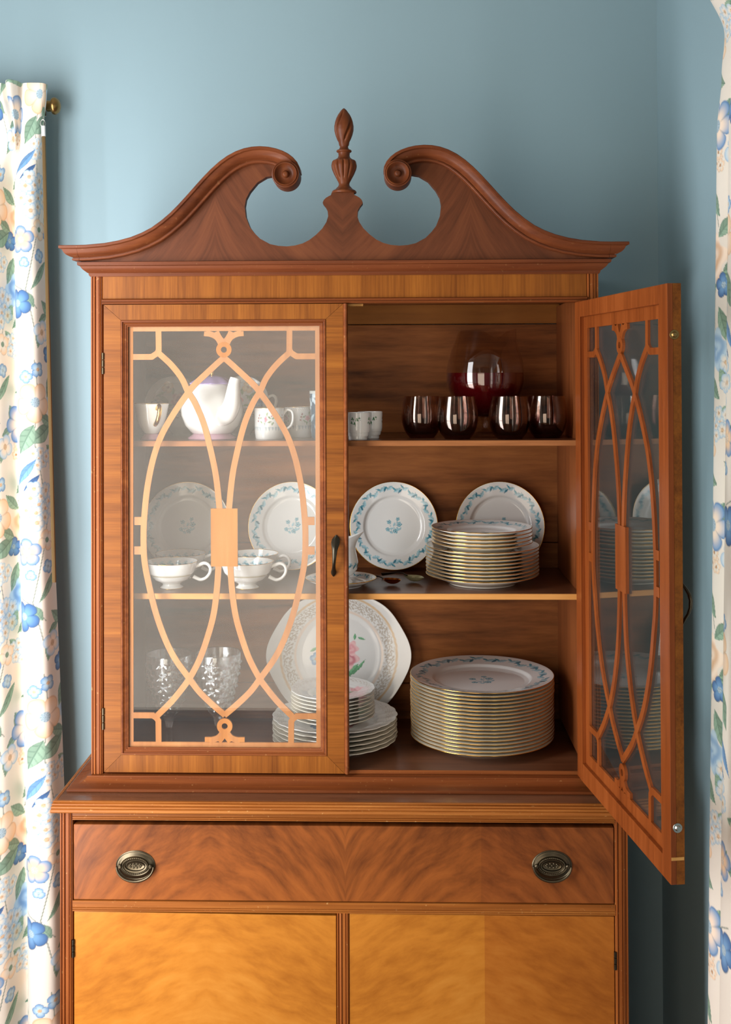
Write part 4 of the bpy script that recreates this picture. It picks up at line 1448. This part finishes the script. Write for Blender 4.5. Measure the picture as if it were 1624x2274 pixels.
# two spoons lying beside the cream jug
def spoon(name, label, px, py, ang, mat, leaf):
    q = Q(px, py, ZM)
    t = thing(name, label, 'spoon', (q.x, q.y, ZM + .0015), ang)
    ORG[t.name] = Vector((0, 0, 0))
    mb = MB()
    n, m = 20, 7
    top, bot = [], []
    for i in range(n):
        a = 2 * PI * i / n
        k = 1 + (0.22 * abs(math.cos(a * 2)) if leaf else 0)
        top.append([(.0125 * k * math.cos(a) * j / m, .0195 * k * math.sin(a) * j / m, .0018 + .0085 * (j / m) ** 2.2) for j in range(m + 1)])
    vs = [p for c_ in top for p in c_]
    fs = [(i * (m + 1) + j, ((i + 1) % n) * (m + 1) + j, ((i + 1) % n) * (m + 1) + j + 1, i * (m + 1) + j + 1) for i in range(n) for j in range(m)]
    mb.add(vs, fs)
    vs = [(x * 1.02, y_ * 1.02, z_ - .0012) for x, y_, z_ in vs]
    mb.add(vs, [f_[::-1] for f_ in fs])
    mb.build('spoon_bowl', mat, t, smooth=60, local=True)
    h_ = MB().tube([(0, .0185, .0095), (0, .030, .0130), (0, .048, .0120), (0, .068, .0075), (0, .086, .0042)], [.0022, .0018, .0019, .0030, .0042], 10, sx=.55)
    h_.build('spoon_handle', M['iron'], t, smooth=60, local=True)
    if leaf:
        MB().lathe([(0, .0105), (.0035, .0095), (.0052, .0060), (.0050, .0022)], 16).build('spoon_boss', mat, t, smooth=60, local=True)
    return t


spoon('spoon', 'gold-bowled spoon lying on the middle shelf next to the saucer', 871, 1299, math.radians(62), M['goldware'], False)
spoon('spoon', 'pale greenish spoon with a leaf-shaped bowl beside the gold-rimmed stack', 920, 1293, math.radians(48), M['pewter'], True)

# ------------------------------------------------------------------ bottom shelf
PINK, DPINK, PPINK = srgb(238, 158, 168), srgb(206, 96, 116), srgb(250, 206, 206)
LEAFG, DLEAF = srgb(128, 186, 142), srgb(84, 144, 104)
LACE = srgb(186, 170, 150)


def scallop(n, amp):
    return lambda t, r, z: r * (1 + amp * (abs(math.cos(n * t / 2)) - .6) * max(0, (r - .02)) / max(r, .02))


def cake_rf(t, r, z):
    lug = max(0, math.cos(t)) ** 5 + max(0, -math.cos(t)) ** 5
    w = _sm(0.075, 0.125, np.array([r]))[0]
    return r * (1 + w * (.105 * lug + .013 * math.cos(t * 8)))


def cake_deco(pt, co):
    r, t = np.hypot(co[:, 0], co[:, 1]), np.arctan2(co[:, 1], co[:, 0])
    base_c = pt.c.copy()
    band = _sm(.094, .098, r) * (1 - _sm(.116, .121, r))
    pat = (np.sin(t * 46 + 3 * np.sin(r * 700)) * np.sin(r * 560 + 2 * np.cos(t * 23)) > .05) * .75
    pt.c = pt.c * (1 - (band * pat)[:, None]) + np.array(LACE[:3])[None] * (band * pat)[:, None]
    ed = (_sm(.0885, .0905, r) * (1 - _sm(.0935, .0955, r)) * .5)[:, None]
    pt.c = pt.c * (1 - ed) + np.array(srgb(240, 206, 176)[:3])[None] * ed
    ed = (_sm(.120, .1215, r) * (1 - _sm(.1245, .126, r)) * .8)[:, None]
    pt.c = pt.c * (1 - ed) + np.array(srgb(224, 186, 132)[:3])[None] * ed
    for x_, y_, L, W, a in ((.032, -.030, .030, .014, .9), (.014, -.034, .030, .014, 2.4), (.046, -.022, .034, .006, .9), (-.052, .012, .022, .006, .5), (.034, .038, .014, .006, 1.5), (.048, .034, .018, .005, -.3)):
        pt.leaf(x_, y_, L, W, a, LEAFG, DLEAF)
    pt.rose(.020, -.006, .026, DPINK, PPINK)
    pt.rose(.026, .014, .018, PINK, PPINK)
    pt.flower(-.048, -.008, .014, 5, .4, BLUE, PBLUE, PEACH)
    pt.flower(-.030, .016, .010, 5, .1, BLUE, PBLUE, PEACH)


cake = make_plate('cake_plate', 'large lug-handled cake plate with pink rose and lacy border, leaning upright', 'plate', .1375, cake_deco, None, (0, 0, 0), rim=.017, rise=.010, gold=None, rf=cake_rf, well=.60)
lean = math.radians(83)
cake.location = (X(752, .375), .376, ZBOT + .1375 * 1.022 * math.sin(lean) + .001)
cake.rotation_euler = (lean, 0, 0.02)


def floral_deco(R, s):
    def f(pt, co):
        r, t = np.hypot(co[:, 0], co[:, 1]), np.arctan2(co[:, 1], co[:, 0])
        band = _sm(R * .80, R * .84, r) * (1 - _sm(R * .93, R * .96, r))
        pat = (np.sin(t * 38 + 3 * np.sin(r * 700)) * np.sin(r * 600) > .1) * .45
        pt.c = pt.c * (1 - (band * pat)[:, None]) + np.array(LACE[:3])[None] * (band * pat)[:, None]
        pt.leaf(.030 * s, -.012 * s, .03 * s, .012 * s, .3, LEAFG, DLEAF)
        pt.leaf(-.010 * s, -.040 * s, .03 * s, .012 * s, 2.3, LEAFG, DLEAF)
        pt.rose(.012 * s, -.022 * s, .022 * s, DPINK, PPINK)
        pt.flower(-.032 * s, -.020 * s, .015 * s, 5, .3, BLUE, PBLUE, PEACH)
        pt.rose(.052 * s, .004 * s, .016 * s, PINK, PPINK)
    return f


RB, RSS = .1235, .0832
yst = .219
xs = X(742.5, yst)
stack('scalloped_plate', 6, RB, xs, yst, ZBOT + .0004, .0084, 'white scalloped plate, {} of the six under the floral saucers', 'scalloped plates on the bottom shelf', floral_deco(RB, 1.2), jit=.0008, gold=None, rf=scallop(22, .022), mat=None)
stack('floral_saucer', 8, RSS, X(738.5, yst), yst - .004, ZBOT + 6 * .0084 + .0012, .0070, 'small floral saucer, {} of the pile on the scalloped plates', 'floral saucers on the scalloped plates', floral_deco(RSS, .95), jit=.0005, gold=None, rf=scallop(18, .016), rim=.016, rise=.010)


# cut-crystal goblets
def goblet():
    t = thing('goblet', 'cut crystal goblet in the left corner of the bottom shelf', 'glass', (0, 0, 0), 0, 'crystal goblets on the bottom shelf')
    ORG[t.name] = Vector((0, 0, 0))
    H, R = .190, .0445
    out = [(.0, .0), (.034, .0), (.0345, .0012), (.030, .0030), (.015, .0060), (.0075, .012), (.0060, .020), (.0062, .045), (.0085, .058), (.0125, .066), (.020, .078), (.0285, .098), (.0355, .122), (.0405, .146), (.0432, .165), (.0445, .178), (.0445, H - .0012), (.0438, H)]
    inn = [(.0425, H - .001), (.0425, .178), (.0405, .162), (.0375, .145), (.0325, .122), (.0255, .098), (.0165, .080), (.008, .073), (0, .072)]
    prof = dense_prof(out, .0022) + inn
    def rf(a, r, z):
        if .056 < z < .176 and r > .0095:
            q = (z - .056) / .0120
            row = int(q)
            ph = PI / 13 * (row % 2)
            u_ = abs(((a + ph) / (2 * PI / 13)) % 1 - .5) * 2
            w_ = abs(q % 1 - .5) * 2
            k = min(1, (r - .0095) / .012)
            return r * (1 + .0) + .0044 * k * max(0, 1 - u_ * .95) * max(0, 1 - w_ * .9) - .0006
        if z < .056 and r < .009:
            return r * (1 + .06 * math.cos(a * 6))
        return r
    # only the outside is cut
    n_out = len(dense_prof(out, .0022))
    mb, vs, fs, seg = MB(), [], [], 120
    for i in range(seg):
        a = 2 * PI * i / seg
        for j, (r, z) in enumerate(prof):
            q = rf(a, r, z) if j < n_out else r
            vs.append((q * math.cos(a), q * math.sin(a), z))
    n = len(prof)
    for i in range(seg):
        for j in range(n - 1):
            p_, q_ = i * n, ((i + 1) % seg) * n
            fs.append((p_ + j, q_ + j, q_ + j + 1, p_ + j + 1))
    mb.add(vs, fs).build('goblet_glass', M['crystal'], t, smooth=14, local=True)
    return t


def dense_prof(prof, step):
    out = []
    for (a, b), (c2, d) in zip(prof[:-1], prof[1:]):
        k = max(1, int(math.hypot(c2 - a, d - b) / step))
        out += [(a + (c2 - a) * i / k, b + (d - b) * i / k) for i in range(k)]
    return out + [prof[-1]]


gb = goblet()
yg = .185
gb.location = (X(375, yg), yg, ZBOT + .0002)
dup(gb, (X(484, yg + .01), yg + .01, ZBOT + .0002), 'cut crystal goblet nearer the middle of the bottom shelf, right of the other goblet', (0, 0, .1))

# ------------------------------------------------------------------ top shelf
yt = .172
dT = (yt - CAM.y) / FPX
tp = thing('teapot', 'round white teapot with lilac lid and upright curved spout on the top shelf', 'teapot', (X(472, yt), yt, ZTOP + .0003))
ORG[tp.name] = Vector((0, 0, 0))
lathe_obj('body', [(0, .010), (.030, .009), (.040, .012), (.052, .026), (.0598, .046), (.0608, .058), (.0570, .076), (.0480, .094), (.0400, .104), (.0385, .108), (.0360, .108), (.0360, .100), (.050, .076), (.055, .05), (.045, .02), (0, .014)], M['white'], tp, smooth=60)
lathe_obj('foot_ring', [(0, .0012), (.0465, .0), (.0475, .0015), (.0462, .0034), (.0400, .0075), (.0350, .0122), (.030, .0125), (0, .0110)], M['pink'], tp, smooth=40)
lid = lathe_obj('lid', [(.0, .124), (.010, .1235), (.026, .120), (.038, .1125), (.0425, .1085), (.0420, .1070), (.030, .1065), (0, .1065)], M['lilac'], tp, smooth=60, rf=lambda t, r, z: r * (1 + .05 * math.cos(t * 9) * (r > .03)))
MB().lathe([(0, .138), (.004, .1365), (.0056, .132), (.0036, .127), (.0052, .1235), (0, .1232)], 24).build('knob', M['gold'], lid, smooth=60, local=True)
sp_ = catmull([(.018, -.036, .040), (.034, -.050, .048), (.046, -.060, .066), (.050, -.062, .088), (.052, -.060, .108), (.0545, -.059, .118)], 6)
MB().tube([tuple(q) for q in sp_], list(np.interp(np.linspace(0, 1, len(sp_)), [0, .25, .5, .8, 1], [.016, .019, .0155, .0115, .0105])), 20).build('spout', M['white'], tp, smooth=60, local=True)
hp = catmull([(-.026, .046, .086), (-.036, .064, .098), (-.044, .080, .086), (-.046, .082, .062), (-.038, .070, .042), (-.030, .048, .036)], 5)
MB().tube([tuple(q) for q in hp], .0062, 12).build('handle', M['white'], tp, smooth=60, local=True)

yc = .150
sc_ = thing('small_cup', 'small white cup with gold handle and pink foot, far left on the top shelf', 'cup', (X(337, yc), yc, ZTOP + .0003))
ORG[sc_.name] = Vector((0, 0, 0))
lathe_obj('body', [(0, .016), (.012, .018), (.022, .030), (.0275, .046), (.0305, .062), (.0325, .0695), (.0332, .0700), (.0338, .0690), (.0315, .060), (.0290, .046), (.0240, .028), (.0150, .0135), (.0120, .0112), (0, .0112)], M['white'], sc_, smooth=60)
gilt(sc_, .0332, .0698, .0006)
lathe_obj('foot_ring', [(0, 0), (.0205, 0), (.0210, .0014), (.0185, .0050), (.0145, .0106), (.0125, .0112), (0, .0110)], M['pink'], sc_, smooth=40)
hp = catmull([(.017, -.026, .060), (.022, -.036, .066), (.025, -.044, .060), (.024, -.046, .048), (.019, -.040, .036), (.013, -.027, .030)], 5)
MB().tube([tuple(q) for q in hp], .0042, 12).build('handle', M['gold'], sc_, smooth=60, local=True)


def bouquet_deco(mirror):
    def f(pt, co):
        s = -1 if mirror else 1
        for x_, y_, L, W, a in ((-.020 * s, .006, .030, .010, 2.6), (-.010 * s, -.010, .028, .010, .3), (.012 * s, -.022, .026, .010, -.5), (-.026 * s, .016, .022, .007, .4), (.030 * s, -.010, .02, .009, .5), (.0, .022, .018, .007, 1.6)):
            pt.leaf(x_, y_, L, W, a, srgb(140, 170, 120), srgb(90, 130, 86))
        pt.rose(.012 * s, .004, .017, srgb(186, 84, 96), srgb(230, 150, 150))
        pt.flower(-.012 * s, .030, .013, 4, .4, srgb(232, 196, 150), srgb(246, 226, 190), PEACH)
        pt.flower(-.036 * s, -.006, .011, 5, .3, DBLUE, BLUE, PBLUE)
    return f


# two oval rose plates leaning at the back of the top shelf
def oval_plate(label, px, mirror, handle_on):
    t = thing('oval_plate', label, 'plate', (0, 0, 0), 0, 'oval rose plates on the top shelf')
    ORG[t.name] = Vector((0, 0, 0))
    o = lathe_obj('dish', plate_profile(.058, rise=.006, rim=.010, well=.70), M['china'], t, seg=160, step=.0018)
    me = o.data
    for v in me.vertices:
        v.co.x *= .99
        v.co.y *= (1.0 if v.co.y > 0 else 1.22)
    co = coords(o)
    pt = Paint(co[:, 0], co[:, 1] * .9, srgb(232, 230, 224))
    bouquet_deco(mirror)(pt, co)
    pt.put(o)
    if handle_on:
        hp = catmull([(.050, .004, .008), (.066, .012, .010), (.074, .002, .010), (.070, -.016, .010), (.052, -.026, .008)], 5)
        MB().tube([tuple(q) for q in hp], .0036, 10).build('handle', M['cream'], t, smooth=60, local=True)
    ln = math.radians(66)
    t.location = (X(px, .362), .364, ZTOP + .058 * 1.22 * math.sin(ln) + .001)
    t.rotation_euler = (ln, 0, 0)
    return t


oval_plate('oval rose plate leaning behind the small gold-handled cup', 384, False, False)
oval_plate('oval rose plate with a loop handle leaning behind the teapot spout', 538, True, True)


def lace_bowl():
    t = thing('bowl', 'lace-bordered bowl between the small gold-handled cup and the teapot', 'bowl', (0, 0, 0), 0, 'lace-bordered bowls')
    ORG[t.name] = Vector((0, 0, 0))
    o = lathe_obj('dish', [(0, .006), (.018, .007), (.030, .020), (.0380, .040), (.0415, .058), (.0422, .0585), (.0428, .0575), (.0395, .040), (.0320, .018), (.020, .0045), (.019, 0), (.015, 0), (.014, .003), (0, .003)], M['china'], t, seg=144, step=.0018)
    co = coords(o)
    th = np.arctan2(co[:, 1], co[:, 0])
    pt = Paint(th * .04, co[:, 2], srgb(222, 222, 214))
    band = _sm(.034, .038, co[:, 2]) * (1 - _sm(.054, .056, co[:, 2]))
    pat = (np.sin(th * 30 + 3 * np.sin(co[:, 2] * 500)) * np.sin(co[:, 2] * 640 + 2 * np.cos(th * 15)) > .0) * .6
    pt.c = pt.c * (1 - (band * pat)[:, None]) + np.array(srgb(150, 148, 134)[:3])[None] * (band * pat)[:, None]
    pt.put(o)
    return t


lb_ = lace_bowl()
yl = .292
lb_.location = (X(404, yl), yl, ZTOP + .0003)
dup(lb_, (X(537, yl + .01), yl + .01, ZTOP + .0003), 'lace-bordered bowl half hidden behind the teapot, left of the rose mugs', (0, 0, 1.0))


# mugs
def rose_mug(label):
    t = thing('mug', label, 'mug', (0, 0, 0), 0, 'rose mugs')
    ORG[t.name] = Vector((0, 0, 0))
    R, H = .0290, .0605
    o = lathe_obj('body', [(0, .004), (R * .90, .005), (R * .94, .012), (R * .955, H * .99), (R * .98, H), (R, H * .995), (R, H * .8), (R * .985, .014), (R * .94, .003), (R * .90, 0), (R * .84, 0), (R * .8, .002), (0, .002)], M['china'], t, seg=160, step=.0015)
    co = coords(o)
    th = np.arctan2(co[:, 1], co[:, 0])
    pt = Paint(th * R, co[:, 2], WHITE_C)
    z = co[:, 2]
    pat = ((np.sin(th * 40) * np.sin(z * 900) > .2) & (z > H * .91)) * .5
    pt.c = pt.c * (1 - pat[:, None]) + np.array(srgb(206, 160, 130)[:3])[None] * pat[:, None]
    ln = (np.abs(z - H * .40) < .0007) | ((z < H * .39) & (z > H * .27) & (np.abs(np.sin(th * 14)) > .35 + (H * .39 - z) / (H * .12) * .7))
    k = ln[:, None] * .55
    pt.c = pt.c * (1 - k) + np.array(srgb(130, 160, 178)[:3])[None] * k
    for a in (-PI / 2 - .18, -PI / 2 + 1.55, PI / 2, PI - .3):
        u_ = a * R
        for dx, dy, an in ((-.008, .003, .5), (.008, .004, 2.4), (-.002, -.009, 1.4), (.004, .010, 1.3), (-.007, -.006, 2.6), (.009, -.005, .3), (.016, .002, .2), (.015, -.008, .9)):
            pt.leaf(u_ + dx, H * .64 + dy, .009, .0036, an, srgb(140, 164, 120), srgb(100, 130, 90))
        pt.rose(u_, H * .64, .0068, srgb(206, 84, 116), srgb(242, 176, 190))
        for dx, dy in ((-.014, .002), (-.015, -.004), (-.012, .008), (.013, .006)):
            pt.flower(u_ + dx, H * .64 + dy, .0020, 5, 0, srgb(150, 90, 110), srgb(200, 140, 150), srgb(220, 180, 120))
    pt.put(o)
    gilt(t, R * .985, H * .998, .0006)
    hp = catmull([(R * .95, 0, H * .80), (R * 1.20, 0, H * .93), (R * 1.52, 0, H * .88), (R * 1.60, 0, H * .66), (R * 1.45, 0, H * .42), (R * .97, 0, H * .26)], 5)
    MB().tube([tuple(q) for q in hp], .0026, 10).build('handle', M['white'], t, smooth=60, local=True)
    return t


mg = rose_mug('white rose mug with its handle to the right, beside the teapot')
ymg = .170
mg.location = (X(599, ymg), ymg, ZTOP + .0002)
dup(mg, (X(665, .225), .225, ZTOP + .0002), 'white rose mug half hidden behind the front mug handle', (0, 0, .9))
bt = thing('beaker', 'blue and white patterned beaker half hidden behind the closed door stile', 'beaker', (0, 0, 0))
ORG[bt.name] = Vector((0, 0, 0))
o = lathe_obj('body', [(0, .004), (.024, .005), (.028, .092), (.0292, .093), (.0298, .092), (.0262, .004), (.0245, 0), (0, 0)], M['china'], bt, seg=120, step=.0018)
co = coords(o)
th = np.arctan2(co[:, 1], co[:, 0])
pt = Paint(th * .028, co[:, 2], srgb(52, 84, 104))
for k in range(8):
    a = (-PI + 2 * PI * k / 8 + .2) * .028
    pt.flower(a, .068 + .01 * (k % 2), .012, 5, k, srgb(176, 200, 214), srgb(210, 224, 230), srgb(90, 130, 160))
    pt.leaf(a + .01, .040, .024, .008, .8, srgb(170, 196, 208), srgb(120, 150, 170))
    pt.leaf(a, .020, .022, .006, 2.2, srgb(120, 156, 178), srgb(90, 120, 140))
pt.c[co[:, 2] > .087] = np.array(srgb(196, 200, 196)[:3])
pt.put(o)
bt.location = (X(722, .185), .185, ZTOP + .0003)


# shamrock cups
def shamrock_cup(label):
    t = thing('small_cup', label, 'cup', (0, 0, 0), 0, 'shamrock cups')
    ORG[t.name] = Vector((0, 0, 0))
    R, H = .0243, .0520
    o = lathe_obj('body', [(0, .006), (R * .84, .007), (R * .93, .018), (R * .965, H * .99), (R * .98, H), (R, H * .995), (R * .985, .020), (R * .93, .014), (R * .74, .0118), (R * .74, .001), (R * .72, 0), (R * .6, 0), (R * .55, .003), (0, .003)], M['china'], t, seg=144, step=.0015)
    co = coords(o)
    th = np.arctan2(co[:, 1], co[:, 0])
    pt = Paint(th * R, co[:, 2], WHITE_C)
    G, DG = srgb(62, 124, 74), srgb(36, 92, 52)
    for a0 in (-PI / 2 - .25, -PI / 2 + 1.25, -PI / 2 - 1.9, PI / 2):
        for dx, dy, s in ((-.004, .004, 1), (.005, .002, 1.0), (.0, -.005, .9), (-.006, -.003, .8), (.010, .005, .7)):
            cx_, cy_ = a0 * R + dx, H * .70 + dy
            pt.stroke([(cx_, cy_), (cx_ + .002, cy_ - .004)], .0004, DG)
            for k in range(3):
                a = PI / 2 + k * 2.09
                pt.flower(cx_ + .0018 * s * math.cos(a), cy_ + .0018 * s * math.sin(a), .0016 * s, 2, a, G, G, DG)
    pt.put(o)
    return t


sh_ = shamrock_cup('front white shamrock cup on the top shelf, cut off by the closed door')
sh_.location = (X(796, .135), .135, ZTOP + .0002)
dup(sh_, (X(823, .178), .178, ZTOP + .0002), 'white shamrock cup peeping out behind the front shamrock cup', (0, 0, .35))


# smoked tumblers
def tumbler(label):
    t = thing('tumbler', label, 'glass', (0, 0, 0), 0, 'smoked tumblers')
    ORG[t.name] = Vector((0, 0, 0))
    out = catmull([(.0, .0), (.022, .0), (.0255, .002), (.0330, .012), (.0388, .028), (.0402, .042), (.0388, .058), (.0360, .074), (.0345, .0815)], 6)
    inn = catmull([(.0330, .0815), (.0345, .074), (.0374, .058), (.0388, .042), (.0372, .028), (.0312, .014), (.022, .0075), (.0, .0065)], 6)
    MB().lathe([(max(a, 0), b) for a, b in out] + [(max(a, 0), b) for a, b in inn], 72).build('tumbler_glass', M['smoke'], t, smooth=60, local=True)
    return t


tm = tumbler('smoked purple tumbler, farthest left of the four before the pitcher')
tm.location = (X(938, .200), .200, ZTOP + .0002)
dup(tm, (X(1017, .155), .155, ZTOP + .0002), 'smoked purple tumbler directly in front of the pitcher stem on its left side', (0, 0, 1))
dup(tm, (X(1133, .155), .155, ZTOP + .0002), 'smoked purple tumbler in front of the pitcher stem on its right side', (0, 0, 2))
dup(tm, (X(1216, .190), .190, ZTOP + .0002), 'smoked purple tumbler, farthest right beside the cabinet side', (0, 0, 3))

# footed pitcher holding a dark red drink
pj = thing('glass_pitcher', 'balloon-shaped glass pitcher on a short stem, half full of dark red drink', 'pitcher', (X(1080, .268), .268, ZTOP + .0003))
ORG[pj.name] = Vector((0, 0, 0))
PH = .212


def lip(t, r, z):
    return r


bp_ = catmull([(.0, .036), (.012, .037), (.035, .044), (.0590, .064), (.0755, .094), (.0795, .120), (.0760, .148), (.0670, .178), (.0570, .204), (.0535, PH)], 8)
mb = MB().lathe([(max(a, 0), b) for a, b in bp_], 96)
body = mb.build('pitcher_bowl', M['jug_glass'], pj, smooth=60, local=True)
for v in body.data.vertices:
    k = max(0.0, (v.co.z - .175) / (PH - .175))
    t = math.atan2(v.co.y, v.co.x)
    dip = math.exp(-((t + PI / 2 - .35) / .38) ** 2)
    spt = math.exp(-((t + .25) / .30) ** 2)
    v.co.z -= .016 * k * k * dip
    v.co.x += .010 * k * k * spt
    v.co.z += .004 * k * k * spt
MB().lathe([(.0535 + .0010 * math.cos(2 * PI * k / 8), PH + .0010 * math.sin(2 * PI * k / 8)) for k in range(8)], 96, closed=True)
lq = [(r - .0016, z) for r, z in [(max(a, .0016), b) for a, b in bp_] if z < .1260]
lq = [(0, .0385)] + [(r, max(z, .0385)) for r, z in lq if r > .004] + [(.0778, .1270), (0, .1270)]
MB().lathe(lq, 96).build('red_drink', M['wine'], pj, smooth=50, local=True)
MB().lathe([(0, .0366), (.012, .0364), (.0085, .030), (.0078, .020), (.0105, .011), (.024, .0045), (.0385, .0022), (.0395, .0008), (.039, 0), (0, 0)], 64).build('pitcher_foot', M['jug_glass'], pj, smooth=50, local=True)
